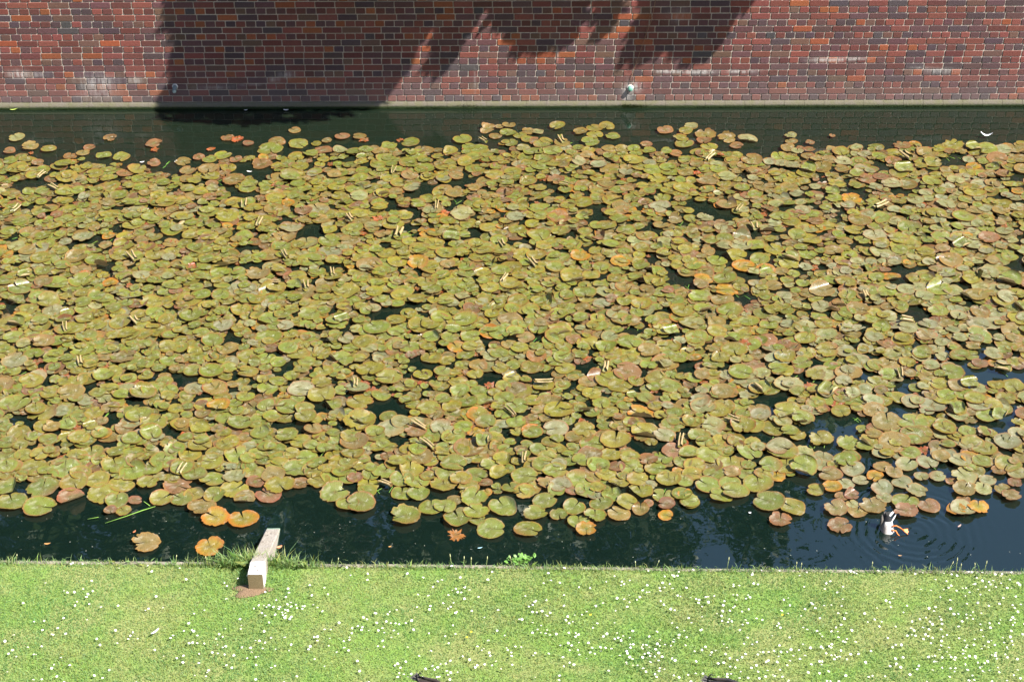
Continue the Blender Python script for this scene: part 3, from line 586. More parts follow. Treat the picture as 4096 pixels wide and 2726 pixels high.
GAPS = [(1060, 470, 42, 16), (520, 425, 36, 10), (1470, 762, 50, 15), (1340, 575, 36, 12), (1150, 400, 26, 9), (705, 598, 26, 9), (850, 605, 24, 9), (60, 868, 26, 12), (255, 962, 34, 22), (480, 922, 26, 10), (650, 952, 40, 10), (820, 945, 26, 10), (130, 1030, 26, 14), (385, 988, 20, 14),
  (1250, 785, 22, 12), (1830, 862, 26, 10), (1900, 882, 26, 10), (2190, 372, 42, 22), (1830, 480, 28, 10), (1990, 702, 28, 14), (1560, 662, 26, 8), (1640, 1055, 30, 14), (1950, 968, 26, 20), (2040, 1000, 40, 16), (1900, 1030, 34, 20), (1785, 1010, 22, 16), (1800, 1060, 26, 22), (2185, 1085, 50, 16),
  (320, 425, 30, 8), (150, 480, 26, 9), (400, 520, 30, 8), (30, 560, 20, 10), (640, 770, 26, 8), (1080, 1080, 24, 10), (760, 1060, 34, 12), (1450, 890, 26, 9), (2240, 700, 26, 8), (2350, 860, 14, 10), (2140, 960, 30, 12), (2000, 905, 18, 14), (1120, 740, 24, 8), (960, 548, 34, 9), (870, 420, 26, 7), (1730, 690, 28, 8), (1560, 520, 26, 8), (560, 480, 28, 12), (220, 560, 22, 8), (1620, 430, 26, 7), (1390, 470, 26, 7), (1900, 720, 30, 8), (2100, 500, 20, 8), (1700, 815, 24, 8), (1330, 885, 22, 8), (880, 1130, 30, 8)]
def proj(p):
    d = p-np.array([0, 0, CAM_H]); c, s = math.cos(PITCH), math.sin(PITCH); zc = d[1]*c-d[2]*s; return 2048+F_PX*d[0]/zc, 1363-F_PX*(d[1]*s+d[2]*c)/zc
def scale_at(p): d = p-np.array([0, 0, CAM_H]); return F_PX/(d[1]*math.cos(PITCH)-d[2]*math.sin(PITCH))
pads = []   # dict
for (px, py, wd, nn, cl) in near+far:
    p = at(px, py); s = scale_at(p)
    pads.append(dict(x=p[0], y=p[1], r=wd/s/2*1.02, n=nn if nn is not None else random.uniform(0, 360), c=cl, lift=.008+.018*random.random(), sp=True))
NE = len(pads)
# random field
gl = {}
def gkey(x, y): return (int(math.floor(x/.3)), int(math.floor(y/.3)))
def gadd(i):
    gl.setdefault(gkey(pads[i]['x'], pads[i]['y']), []).append(i)
for i in range(NE): gadd(i)
def near_ok(x, y, r, f, fe):
    gx, gy = gkey(x, y)
    for a in (-1, 0, 1):
        for b in (-1, 0, 1):
            for i in gl.get((gx+a, gy+b), ()):
                q = pads[i]; ff = fe if q['sp'] else f
                if (q['x']-x)**2+(q['y']-y)**2 < (ff*(r+q['r']))**2: return False
    return True
for layer, (tries, f, rm, rs, z) in enumerate([(30000, .40, .070, .022, .003), (34000, .38, .084, .027, .012), (20000, .56, .080, .024, .022)]):
    start = len(pads)
    for _ in range(tries):
        x = random.uniform(-8, 8); y = random.uniform(10.5, 19); px, py = proj(np.array([x, y, 0])); gx, gy = px/1.7386, py/1.7386
        if not inpoly(gx, gy, field): continue
        if any(((gx-a)/b_)**2+((gy-b)/c_)**2 < .55 for a, b, b_, c_ in GAPS): continue
        nz = .34*float(vnoise((x*.9+y*.5)*2.0+40, (y-x*.35)*3.6))+.66*float(vnoise((x+y*.4)*4.3+3, (y-x*.3)*6.2))-(.12 if gx > 1720 and gy > 850 else 0)-(.03 if gx > 1500 or gy < 560 else 0); nz2 = float(vnoise(x*.8+9, y*.9))
        if nz < .275: continue
        if layer == 2 and nz2 < .45: continue
        r = min(.13, max(.038, random.gauss(rm, rs))) * (.94+.14*min(1, max(0, (gy-400)/700)))
        if not (layer == 0 or True): continue
        # check against same layer only, plus the measured ones
        okk = True; kx, ky = gkey(x, y)
        for a in (-1, 0, 1):
            for b in (-1, 0, 1):
                for i in gl.get((kx+a, ky+b), ()):
                    q = pads[i]; d2 = (q['x']-x)**2+(q['y']-y)**2
                    if q['sp']:
                        if d2 < (.60*(r+q['r']))**2: okk = False; break
                    elif q['layer'] == layer:
                        if d2 < ((f+.34)*(r+q['r']))**2: okk = False; break
                if not okk: break
            if not okk: break
        if not okk: continue
        t = min(1, max(0, (gx-1300)/900))  # rightward rise in pale pads paints in the sky sheen there
        if layer == 0: wts = dict(g=.22, o=.24, r=.15, y=.07, b=.20, p=.06+.1*t, d=.11)
        else: wts = dict(g=.46-.26*t, o=.32-.04*t, r=.015+.02*t, y=.012, b=.09+.06*t, p=.09+.28*t, d=.004)
        if gy < 520: wts['b'] += .08; wts['r'] += .05
        cl = random.choices(list(wts), list(wts.values()))[0]
        pads.append(dict(x=x, y=y, r=r*(.75 if cl == 'd' else 1), n=random.uniform(0, 360), c=cl, lift=z+.012*random.random(), sp=False, layer=layer)); gadd(len(pads)-1)
print('PADS', len(pads))
for i, p in enumerate(pads):
    p['px'], p['py'] = proj(np.array([p['x'], p['y'], 0])); p['s'] = p['r']*scale_at(np.array([p['x'], p['y'], 0])); p['i'] = i
    p['in'] = -20 < p['px'] < 4116 and p['py'] > 0
# fraction of each pad left visible by those lying over it (rough), to choose the ones that show largest
def vis(p):
    cover = 0; kx, ky = gkey(p['x'], p['y'])
    for a in (-1, 0, 1):
        for b in (-1, 0, 1):
            for i in gl.get((kx+a, ky+b), ()):
                q = pads[i]
                if q is p or q['lift'] <= p['lift']: continue
                d = math.hypot(q['x']-p['x'], q['y']-p['y']); cover += max(0, 1-d/(p['r']+q['r']))**1.3*(q['r']/p['r'])**2*1.3
    return max(0, 1-cover)
for p in pads: p['v'] = vis(p)*p['s']**2*(1 if p['in'] else 0)
order = sorted(pads, key=lambda p: -p['v']); chosen = order[:300]; cset = {p['i'] for p in chosen}
# labels
ORD = ['first', 'second', 'third', 'fourth', 'fifth', 'sixth', 'seventh', 'eighth', 'ninth', 'tenth', 'eleventh', 'twelfth', 'thirteenth', 'fourteenth', 'fifteenth', 'sixteenth', 'seventeenth', 'eighteenth', 'nineteenth', 'twentieth']
def place(px): return 'left of the timber beam' if px < 1060 else 'right of the beam' if px < 2100 else 'right of centre' if px < 3050 else 'around the duck'
SPECIAL = {28: 'large orange yellow lily pad touching the raft left of the timber beam', 29: 'round orange rimmed lily pad closest to the submerged end of the timber beam', 30: 'lone bright orange yellow lily pad beside the lawn edge left of the beam',
           31: 'lone brownish lily pad with a wide open notch near the lawn edge on the left'}
front = [p for p in chosen if p['py'] > 1900 and not any(q is not p and abs(q['px']-p['px']) < 45 and q['py'] > p['py']+14 for q in pads if q['py'] > 1850)]
front = [p for p in front if p['i'] not in SPECIAL]
from collections import defaultdict
fz = defaultdict(list)
for p in sorted(front, key=lambda p: p['px']): fz[(NAMES[p['c']], place(p['px']))].append(p)
for (cn, pl), l in fz.items():
    for k, p in enumerate(l):
        p['label'] = f'{cn} lily pad on the front edge {pl}' + ('' if len(l) == 1 else f', {ORD[k]} from the left')
for k, v in SPECIAL.items(): pads[k]['label'] = v
def zone(p): 
    h = 'left' if p['px'] < 1365 else 'middle' if p['px'] < 2730 else 'right'; v = 'near' if p['py'] > 1850 else 'lower central' if p['py'] > 1450 else 'central' if p['py'] > 1000 else 'far'
    return f'{v} {h}'
GRP = 'lily pads floating in one raft on the moat'
bz = defaultdict(list)
for p in chosen:
    if 'label' not in p: bz[(NAMES[p['c']], zone(p), 'large' if p['r'] > .108 else 'medium' if p['r'] > .08 else 'small')].append(p)
for (cn, zn, sz), l in bz.items():
    for p in l: p['label'] = f'{sz} {cn} lily pad among others in the {zn} part of the raft'.replace('lower central', 'lower')
for p in chosen:
    res = 1 if p['s'] > 48 else 0
    V, Fq, C, UV = pad_mesh(p['r'], R(p['n']), p['c'], 1000+p['i'], 1, shade=.72 if p.get('layer') == 0 else 1.0, lift=p['lift'], ragged=True if p['i'] in (30, 31) else None)  # bottom-layer pads get a darker colour for the shadow of pads above
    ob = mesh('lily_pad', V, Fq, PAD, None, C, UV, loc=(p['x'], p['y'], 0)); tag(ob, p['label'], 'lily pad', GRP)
VV, FF, CC, UU, k = [], [], [], [], 0
for p in pads:
    if p['i'] in cset: continue
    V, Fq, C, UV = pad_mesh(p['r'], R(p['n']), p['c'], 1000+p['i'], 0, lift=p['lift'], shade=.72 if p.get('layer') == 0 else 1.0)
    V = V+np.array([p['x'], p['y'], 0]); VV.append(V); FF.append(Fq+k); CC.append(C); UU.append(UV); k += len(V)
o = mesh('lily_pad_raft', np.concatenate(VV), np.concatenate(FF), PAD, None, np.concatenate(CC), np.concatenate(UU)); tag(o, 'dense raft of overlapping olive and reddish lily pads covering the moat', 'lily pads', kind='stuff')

# rolled and upright leaves (x, y in 2356 space, direction deg in the picture, length px, kind)
ROLL = [(905, 400, 80, 24, 0), (563, 478, 95, 26, 0), (805, 510, 120, 26, 0), (597, 520, 75, 22, 0), (918, 545, 80, 40, 0), (1155, 570, 110, 26, 0), (655, 595, 115, 34, 0), (765, 635, 100, 28, 0), (305, 600, 125, 34, 0), (630, 660, 170, 36, 0), (1225, 614, 120, 34, 0), (1005, 482, 85, 22, 0),
  (1300, 432, 150, 22, 0), (1735, 530, 95, 30, 0), (1700, 488, 60, 26, 0), (2082, 368, 125, 36, 0), (2027, 482, 35, 38, 0), (1632, 372, 50, 30, 0), (1112, 332, 130, 22, 0), (150, 762, 105, 28, 0), (185, 842, 110, 28, 0), (790, 742, 30, 30, 1), (965, 988, 145, 40, 0), (985, 1030, 135, 40, 0),
  (1565, 1024, 80, 42, 0), (1252, 890, 5, 42, 0), (1685, 975, 155, 36, 0), (1820, 600, 150, 36, 1), (1905, 905, 50, 42, 1), (2305, 858, 160, 36, 0), (2322, 652, 145, 46, 1), (1990, 690, 100, 30, 0), (420, 1090, 70, 34, 0), (888, 1122, 150, 34, 0), (1110, 1022, 90, 34, 1), (1205, 1062, 85, 28, 0),
  (310, 747, 130, 30, 0), (125, 440, 150, 24, 0), (96, 412, 60, 24, 0), (2080, 396, 5, 38, 1), (2212, 570, 30, 34, 1), (2240, 346, 20, 32, 1), (1752, 900, 120, 36, 1), (1175, 955, 125, 40, 0), (2200, 948, 100, 34, 1), (2300, 962, 60, 34, 1), (1848, 1085, 150, 52, 1), (1290, 330, 110, 16, 0),
  (705, 665, 100, 20, 0), (235, 620, 5, 44, 2), (515, 620, 5, 30, 2), (1348, 955, 130, 40, 2), (2085, 745, 170, 34, 0), (1860, 395, 150, 30, 1), (1040, 552, 0, 34, 1), (1395, 855, 80, 22, 0), (2070, 868, 90, 30, 0), (40, 490, 60, 24, 0), (1160, 650, 60, 20, 0), (1545, 770, 20, 26, 1), (2230, 890, 10, 34, 1), (820, 890, 95, 26, 0), (60, 640, 20, 30, 1), (40, 750, 160, 34, 1)]
def near_thing(gx, gy):
    L = [(1060/1.7386, 1210, 'the timber beam'), (2045, 1205, 'the upended duck'), (1445, 205, 'the green pipe'), (400, 205, 'the iron pipe')]
    return min(L, key=lambda t: (t[0]-gx)**2+(t[1]-gy)**2)[2]
rl = defaultdict(int)
KN = ['rolled lily leaf with both tan edges curled over', 'half curled glossy lily leaf', 'lily leaf tipped on edge showing pale veined underside']
for j, (gx, gy, dg, ln, kd) in enumerate(ROLL):
    p = at(gx*1.7386, gy*1.7386); s = scale_at(p); L = ln*1.7386/s
    r = max(.07, L*(.58 if kd != 2 else .40))
    rot = R(dg)+(0 if random.random() < .5 else 0)
    if kd == 0: V, Fq, C, UV = pad_mesh(r, rot, 'g', 5000+j, 1, False, (random.uniform(.12, .30), random.uniform(.09, .17)), (R(random.uniform(8, 22)), R(random.uniform(-12, 12))), .045)
    elif kd == 1: V, Fq, C, UV = pad_mesh(r*1.1, rot, 'g', 5000+j, 1, False, (random.uniform(.4, .55), random.uniform(.20, .32)), (R(random.uniform(4, 16)), R(random.uniform(-10, 10))), .045)
    else: V, Fq, C, UV = pad_mesh(r, rot, 'p', 5000+j, 1, False, (.85, .5), (R(-random.uniform(35, 60)) if j > 48 else R(random.uniform(35, 50)), R(random.uniform(-10, 10))), .04)
    hz = 'left' if gx < 785 else 'middle' if gx < 1570 else 'right'; vz = 'front' if gy > 900 else 'middle' if gy > 560 else 'back'
    rl[(kd, hz, vz)] += 1
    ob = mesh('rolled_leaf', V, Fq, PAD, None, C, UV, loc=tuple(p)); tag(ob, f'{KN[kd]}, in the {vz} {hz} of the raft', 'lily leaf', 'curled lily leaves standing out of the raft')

# submerged stems
sm = mat_attr('stem_green', .6); mb = MB()
stems = [(a*1.7386, b*1.7386) for a, b, _, _ in GAPS]+[(1020/k1*1, 1113/k1), (2230, 590), (2690, 1980), (2270, 1940)]
for (px, py) in stems*3:
    a_ = at(px+random.uniform(-60, 60), py+random.uniform(-15, 15), -.004); an = random.choice([1, 2])*math.pi/3+random.uniform(-.3, .3); L = random.uniform(.10, .28)
    b_ = a_+np.array([math.cos(an)*L, math.sin(an)*L, 0]); mid = (a_+b_)/2+np.array([0, 0, random.uniform(.004, .012)]); b_[2] = -.05
    a_[2] = .006; mb.add(*loft([a_, mid, b_], [.0026, .0026, .002], 5, col=(.12*random.uniform(.5, 1.1), .20, .02)))
for (px, py) in [(115, 560), (742/k1, 575), (1037/k1, 600), (1985/k1, 540), (1397/k1+1400, 535), (1768/k1+1400, 575), (2000, 590), (1560, 600), (3700, 600), (220, 2010), (2760, 1990), (1420/k1, 2160)]:
    a_ = at(px, py, -.002); L = random.uniform(.15, .35); b_ = a_+np.array([L*.6, -L*.7, -.08]); mb.add(*loft([a_, b_], [.003, .002], 5, col=(.07, .12, .02)))
o = mb.build('lily_stems', sm); tag(o, 'thin bright green lily stems in the gaps between the pads', 'stems', kind='stuff')

# ------------------------------------------------------------------ floating bits
pm = mat_attr('petal', .55, 30, .1)
def petal(px, py, L, W, dg, col, label, cat='petal', name='floating_petal', z=.012, grp=None, curl=.3):
    n = 7; V = []; 
    for i in range(n):
        t = i/(n-1); ww = W*math.sin(math.pi*(t*.86+.08))**.8/2
        for s_ in (-1, 0, 1): V.append((L*(t-.5), s_*ww, curl*L*(t-.5)**2*1.5+abs(s_)*W*.18))
    Fc = [(i*3+k, i*3+k+1, (i+1)*3+k+1, (i+1)*3+k) for i in range(n-1) for k in (0, 1)]
    p = at(px, py, z); o = mesh(name, V, Fc, pm, None, np.tile(np.array(col), (len(V), 1)), loc=tuple(p)); o.rotation_euler = (0, 0, R(dg)); tag(o, label, cat, grp); return o
W_ = (.6, .57, .52)
for a in [(569, 649, .05, .022, 20, 'small white petal on the far left pads below the wall shadow edge'), (704, 646, .045, .022, 60, 'small cream petal beside a lone brownish pad in the far left water'), (998, 687, .06, .02, -10, 'white petal in the dark water gap below the main wall shadow'), (809, 762, .05, .024, 50, 'cream petal lying on green pads in the back left of the raft'),
          (1750, 627, .05, .025, 0, 'white petal on reddish pads in the back middle of the raft'), (1144, 441, .06, .028, 0, 'white petal floating at the wall foot inside the tree shadow, right one'), (983, 441, .04, .018, 10, 'small pale petal floating at the wall foot inside the tree shadow, left one'), (1407, 932, .06, .025, -30, 'white petal stuck between pads in the middle of the raft'),
          (2245, 1350, .03, .018, 30, 'tiny white petal on pads in the middle of the raft')]:
    petal(*a[:5], W_, a[5], grp='pale petals floating on the moat')
petal(55, 439, .085, .02, 20, (.30, .38, .08), 'yellow green willow leaf floating at the wall foot on the far left', 'leaf', 'fallen_leaf')
petal(737, 677, .06, .035, 160, (.28, .28, .09), 'yellowish fallen leaf in the far left water gap', 'leaf', 'fallen_leaf')
petal(190, 2174, .05, .018, 10, (.32, .16, .05), 'small orange fallen leaf on the open water left, near the lawn', 'leaf', 'fallen_leaf')
petal(538, 2126, .035, .018, 60, (.30, .10, .04), 'small rusty leaf on dark water above the lone notched pad', 'leaf', 'fallen_leaf')
petal(1118, 2188, .05, .03, 30, (.42, .19, .10), 'pinkish brown leaf floating against the right side of the timber beam', 'leaf', 'fallen_leaf')
petal(3838, 2103, .045, .015, 45, (.30, .20, .16), 'small brown leaf floating right of the duck', 'leaf', 'fallen_leaf')
petal(3600, 2221, .03, .012, 0, (.30, .17, .07), 'tiny brown leaf on the rippled water below the duck', 'leaf', 'fallen_leaf')
petal(3000, 2050, .02, .018, 0, (.8, .8, .78), 'tiny white fleck against the front lily pads left of the duck', grp=None)
petal(1560, 2185, .025, .012, 20, (.38, .2, .06), 'tiny orange leaf in the dark water right of the beam', 'leaf', 'fallen_leaf')
petal(1920, 2190, .04, .008, 15, (.35, .55, .62), 'thin pale blue scrap floating near the lawn edge in the middle', 'scrap', 'floating_scrap')
f1 = petal(3945, 543, .13, .035, -12, (.8, .8, .82), 'large white feather floating behind the far right pads', 'feather', 'white_feather', z=.03, curl=.8)
f2 = petal(621, 2525, .075, .016, 52, (.75, .76, .74), 'white feather lying on the lawn left of the middle', 'feather', 'white_feather', z=.245)
petal(2360, 1960, .03, .01, 70, (.75, .72, .68), 'pale petal sliver on front pads in the middle', grp=None)
# decaying red-orange lily leaf below the surface
V, Fq, C, UV = pad_mesh(.085, .5, 'd', 77, 1, True, lift=0); C = np.tile(np.array([[.24, .075, .012]]), (len(C), 1)); p = at(1825, 2138); V[:, 2] = V[:, 2]*.5
o = mesh('decaying_leaf', V, Fq, PAD, None, C, UV, loc=tuple(p)); tag(o, 'torn bright orange decaying lily leaf alone in front of the middle pads', 'lily leaf')
# tiny specks on the open water
sv, sf, k = [], [], 0
for _ in range(130):
    px = random.uniform(0, 4096); py = random.choice([random.uniform(450, 600), random.uniform(2060, 2235), random.uniform(2060, 2235)])
    p = at(px, py, .0025); s_ = random.uniform(.001, .0028); a = random.uniform(0, 6)
    for t in range(5): sv.append(p+np.array([math.cos(a+t*1.257)*s_*1.4, math.sin(a+t*1.257)*s_, 0]))
    sf.append(tuple(range(k, k+5))); k += 5
o = mesh('pollen_specks', sv, sf, pm, None, np.tile(np.array([.42, .42, .33]), (len(sv), 1)), smooth=False); tag(o, 'pale specks of pollen and dust on the open water', 'pollen', kind='stuff')

# ------------------------------------------------------------------ timber beam
def wood():
    m = NT('grey_timber'); c = m.coord(); g = m.noise(m.mapping(c, (55, 2.2, 55)), 1, 5, .7, 1.2); b2 = m.noise(c, 9, 3)
    col = m.mix(m.ramp(g, [(.3, 0), (.7, 1)]), (.19, .155, .12), (.36, .32, .265)); col = m.mix(m.math('MULTIPLY', m.ramp(b2, [(.4, 0), (.6, 1)]), .45), col, (.29, .265, .235))
    sp = m.n('ShaderNodeSeparateXYZ'); m.l(c, sp.inputs[0])
    bl = m.ramp(m.math('ADD', sp.outputs[1], m.math('MULTIPLY', b2, .04)), [(.15, 1), (.20, 0)])
    bl = m.math('MULTIPLY', bl, m.ramp(g, [(.2, .75), (.5, 1)]))
    col = m.mix(m.math('MULTIPLY', bl, .9), col, (.62, .58, .52))
    crk = m.ramp(m.noise(m.mapping(c, (38, 1.1, 38)), 1, 2, .5, .6), [(.485, 0), (.5, 1), (.515, 0)])
    col = m.mix(m.math('MULTIPLY', crk, .55), col, (.05, .04, .03))
    wet = m.ramp(m.math('ADD', m.math('MULTIPLY', sp.outputs[2], 4), 1.0), [(.195, 1), (.26, 0)])
    col = m.mix(wet, col, (.14, .26, .17))
    m.set(Base_Color=col, Roughness=.85, Specular_IOR_Level=.2, Normal=m.bump(g, .9, .006)); return m.m
WD = wood()
m = NT('end_grain'); c = m.coord(); wv = m.n('ShaderNodeTexWave', wave_type='RINGS', rings_direction='Y'); m.l(m.mapping(c, (1, 1, 1), (-.02, 0, .03)), wv.inputs[0]); wv.inputs['Scale'].default_value = 55; wv.inputs['Distortion'].default_value = 3; wv.inputs['Detail'].default_value = 3; wv.inputs['Detail Scale'].default_value = 8
m.set(Base_Color=m.mix(wv.outputs[0], (.12, .085, .045), (.24, .18, .095)), Roughness=.9, Normal=m.bump(wv.outputs[0], .5, .003)); EG = m.m
ZT = LAWN_Z+.165
pF = (at(988, 2294, ZT)+at(1052, 2296, ZT))/2; pM = at(1040, 2240, ZT); pW = at(1094, 2110, 0.0)
dirv = pW-pF; dirh = np.array([dirv[0], dirv[1], 0]); LH = np.linalg.norm(dirh); dirh /= LH
beam = empty('timber_beam', tuple(np.array([pF[0], pF[1], LAWN_Z])), math.atan2(dirh[1], dirh[0])-math.pi/2)
tag(beam, 'weathered square timber beam reaching from the lawn down into the water, its near end bleached white', 'beam')
def beam_piece(y0, z0, y1, z1, name, wd=.057, dep=.165, endcap=False):
    mb = MB(); n = 10; V = []
    rg = np.random.default_rng(4)
    for i in range(n):
        t = i/(n-1); y = y0+(y1-y0)*t; z = z0+(z1-z0)*t
        pr = [(-wd, -dep), (wd, -dep), (wd+.001, -.006), (wd-.006, 0), (-wd+.006, 0), (-wd-.001, -.006)]
        V += [(a+rg.normal(0, .0008), y, z+b+rg.normal(0, .0008)) for a, b in pr]
    Fc = [(i*6+k, i*6+(k+1) % 6, (i+1)*6+(k+1) % 6, (i+1)*6+k) for i in range(n-1) for k in range(6)]+[tuple((n-1)*6+k for k in range(6))]
    Fc.append(tuple(range(5, -1, -1)))
    return mesh(name, V, Fc, WD, beam, smooth=False)
Y2 = LH; ym = .16; zt = ZT-LAWN_Z; slope_end = -LAWN_Z
# level stub, then the long sloping part that runs on under water
beam_piece(.0, zt, ym, zt-.010, 'near_block')
sl_ = (slope_end-(zt-.010))/(Y2-ym); beam_piece(ym+.002, zt-.012, Y2+.75, zt-.012+sl_*(Y2+.75-ym), 'sloping_rail', .0555, .15)
eg = mesh('end_face', [(-.0565, -.003, zt-.164), (.0565, -.003, zt-.164), (.0565, -.003, zt-.007), (.051, -.003, zt-.002), (-.051, -.003, zt-.002), (-.0565, -.003, zt-.007)], [(0, 1, 2, 3, 4, 5)], EG, beam, smooth=False)
mb = MB()
for (xx, yy) in ((-.01, .09), (.012, .05), (-.02, .80), (.0, .85*Y2)):
    zc = zt+.001 if yy < ym else zt-.012+sl_*(yy-ym)+.001
    mb.add(*loft([(xx, yy, zc-.004), (xx, yy, zc+.0015)], [.005, .005], 8, col=(.05, .04, .035)))
mb.build('nail_heads', mat_attr('rust', .7), beam)
# bare earth patch
c0 = at(985, 2362, LAWN_Z)
V = [(0, 0, .022)]; C = [(.20, .13, .08)]
for ring, rr in enumerate((.035, .075, .11)):
    for k in range(24):
        a = k/24*6.283; q_ = rr*(1+.25*math.sin(3*a+1)+.12*math.sin(5*a)); V.append((math.cos(a)*q_*1.25, math.sin(a)*q_*.62, .024-.022*(ring/2)**2+random.uniform(-.003, .003))); C.append((.15, .10, .062))
Fc = [(0, 1+k, 1+(k+1) % 24) for k in range(24)]+[(1+r_*24+k, 25+r_*24+k, 25+r_*24+(k+1) % 24, 1+r_*24+(k+1) % 24) for r_ in range(2) for k in range(24)]
o = mesh('bare_earth', V, Fc, mat_attr('dry_earth', .95, 90, .4, .9, .1, .01), None, np.array(C), loc=tuple(c0+np.array([.03, 0, 0]))); tag(o, kind='structure')

# ------------------------------------------------------------------ grass
def grass_mat(name, patches=True):
    m = NT(name); c = m.coord(); at_ = m.attr(); n = m.noise(c, 1.3, 4, .6); n2 = m.noise(c, 7, 3, .6)
    a = m.mix(m.ramp(n, [(.36, 0), (.62, 1)]), (.215, .365, .115), (.300, .385, .140))
    a = m.mix(m.math('MULTIPLY', m.ramp(n2, [(.5, 0), (.75, 1)]), .28), a, (.40, .36, .19))
    col = m.mix(1.0, a, at_, 'MULTIPLY')
    m.set(Base_Color=col, Roughness=.55, Specular_IOR_Level=.3)
    tr = m.n('ShaderNodeBsdfTranslucent'); m.l(col, tr.inputs[0]); mx = m.n('ShaderNodeMixShader'); mx.inputs[0].default_value = .45
    m.l(m.b.outputs[0], mx.inputs[1]); m.l(tr.outputs[0], mx.inputs[2]); m.l(mx.outputs[0], m.out.inputs[0]); return m.m
GM = grass_mat('grass_blade')
def blades(B, h, wd, lean, seed, colf=None):
    r = np.random.default_rng(seed); n = len(B); a = r.uniform(0, 2*math.pi, n); d = np.stack([np.cos(a), np.sin(a), np.zeros(n)], 1)
    b2 = r.uniform(0, 2*math.pi, n); s = np.stack([np.cos(b2), np.sin(b2), np.zeros(n)], 1)*(wd*r.uniform(.6, 1.3, n))[:, None]
    H = (h*r.uniform(.55, 1.3, n))[:, None]; ln = (lean*r.uniform(.1, 1.2, n))[:, None]; up = np.array([0, 0, 1.])
    m1 = B+up*H*.55+d*H*ln*.3; tp = B+up*H*(1-.25*ln)+d*H*ln
    V = np.stack([B-s, B+s, m1+s*.8, tp, m1-s*.8], 1).reshape(-1, 3); F5 = np.arange(5*n).reshape(n, 5)
    g = r.uniform(.82, 1.18, n)[:, None]*np.array([1, 1, 1.]); yel = (r.random(n) < .12)[:, None]
    c = np.where(yel, g*np.array([1.35, 1.05, .9]), g*np.stack([r.uniform(.8, 1.15, n), np.ones(n), r.uniform(.7, 1.3, n)], 1))
    return V, F5, np.repeat(c, 5, 0)
n = 540000; r = np.random.default_rng(9); Bx = r.uniform(-6.3, 6.3, n); By = r.uniform(8.2, 11.6, n)
Bp = np.stack([Bx, By, np.full(n, LAWN_Z-.004)], 1)
off = (Bp-BA)@BN; keep = off < -.034+.045*vnoise(Bx*3.1, By*0+3.4)
bl = np.stack([Bp[:, 0]-beam.location.x, Bp[:, 1]-beam.location.y], 1); al = bl@dirh[:2]; ac = bl@np.array([dirh[1], -dirh[0]])
keep &= ~((np.abs(ac) < .064) & (al > -.01))
e0 = c0+np.array([.03, 0, 0]); keep &= ~((((Bx-e0[0])/.12)**2+((By-e0[1])/.06)**2 < 1) & (r.random(n) < .8))
Bp = Bp[keep]; hh = .016+.012*vnoise(Bp[:, 0]*2.1, Bp[:, 1]*2.1)
hh = hh + .03*np.exp(-(((Bp[:, 0]-beam.location.x)*dirh[1]-(Bp[:, 1]-beam.location.y)*dirh[0])/.15)**2)*(Bp[:, 1] > beam.location.y-.02)
V, F5, C = blades(Bp, hh, .0021, .9, 10); lawn = mesh('lawn_grass', V, F5, GM, None, C, smooth=False); tag(lawn, 'short mown pale green lawn grass', 'grass', kind='stuff')
# long grass hanging over the edge
B = []; H = []; r = np.random.default_rng(12); sp_ = np.dot(np.array([beam.location.x, beam.location.y, LAWN_Z])-BA, BX)
clumps = [(sp_-.13, .12, 480, .14), (sp_+.17, .14, 300, .11), (sp_-.45, .2, 120, .08), (sp_+.5, .25, 60, .07), (.15, .3, 60, .07), (1.0, .3, 50, .05), (1.75, .15, 50, .075), (3.3, .25, 60, .06), (4.1, .2, 70, .055), (5.0, .25, 40, .06), (7.0, .25, 70, .06), (7.6, .25, 60, .06), (6.3, .4, 60, .05), (8.1, .2, 40, .05)]
for c_, s_, k, h in clumps:
    for _ in range(k):
        p = bank(c_+r.normal(0, s_), -.07+r.uniform(0, .06)); B.append(p); H.append(h*r.uniform(.5, 1.3))
for _ in range(2600):
    s_ = r.uniform(-2, 10.3)
    if r.random() > vnoise(s_*2.2, 5.5)*1.25-.1: continue
    B.append(bank(s_, -.06+r.uniform(-.01, .06))); H.append(r.uniform(.025, .06))
V, F5, C = blades(np.array(B), np.array(H), .0030, .8, 13); o = mesh('edge_grass', V, F5, GM, None, C, smooth=False); tag(o, 'ragged longer grass tufts hanging over the water edge', 'grass', kind='stuff')
# seed stalks, individual things
mt = mat_attr('seed_stalk', .7); k = 0
for (px, L, ln) in [(700, .09, .2), (830, .08, -.15), (998, .17, -.02), (985, .12, -.35), (1808, .13, -.1), (1855, .11, .05), (1885, .10, .02), (1945, .11, .1), (2052, .12, -.2), (2620, .09, .3), (2905, .13, .08), (3180, .09, 0), (3198, .08, .05), (3480, .10, 0), (3780, .11, .35), (3813, .15, .0), (3832, .09, .0), (3890, .10, -.1), (3925, .12, .1), (2543, .08, -.1), (1350, .08, .15), (60, .08, .2)]:
    s_ = np.dot(at(px, 2262, LAWN_Z)-BA, BX); b = bank(s_, -.04); tip = np.array([ln*L, .02, L]); t_ = MB()
    t_.add(*loft([(0, 0, 0), tuple(tip*.5+np.array([0, .004, 0])), tuple(tip*.8)], [.0022, .0018, .0014], 5, col=(.30, .36, .13)))
    t_.add(*loft([tuple(tip*.72), tuple(tip*.82), tuple(tip*.92), tuple(tip)], [.001, .0042, .0034, .0008], 6, col=(.42, .42, .22)))
    o = t_.build('grass_stalk', mt, loc=tuple(b)); k += 1
    where = 'beside the timber beam' if 900 < px < 1200 else 'left of the timber beam' if px < 900 else 'in the middle' if px < 2700 else 'below the duck'
    tag(o, f'{"tall" if L > .11 else "short"} seeding grass stalk on the water edge {where}', 'grass stalk', 'seeding grass stalks along the bank')
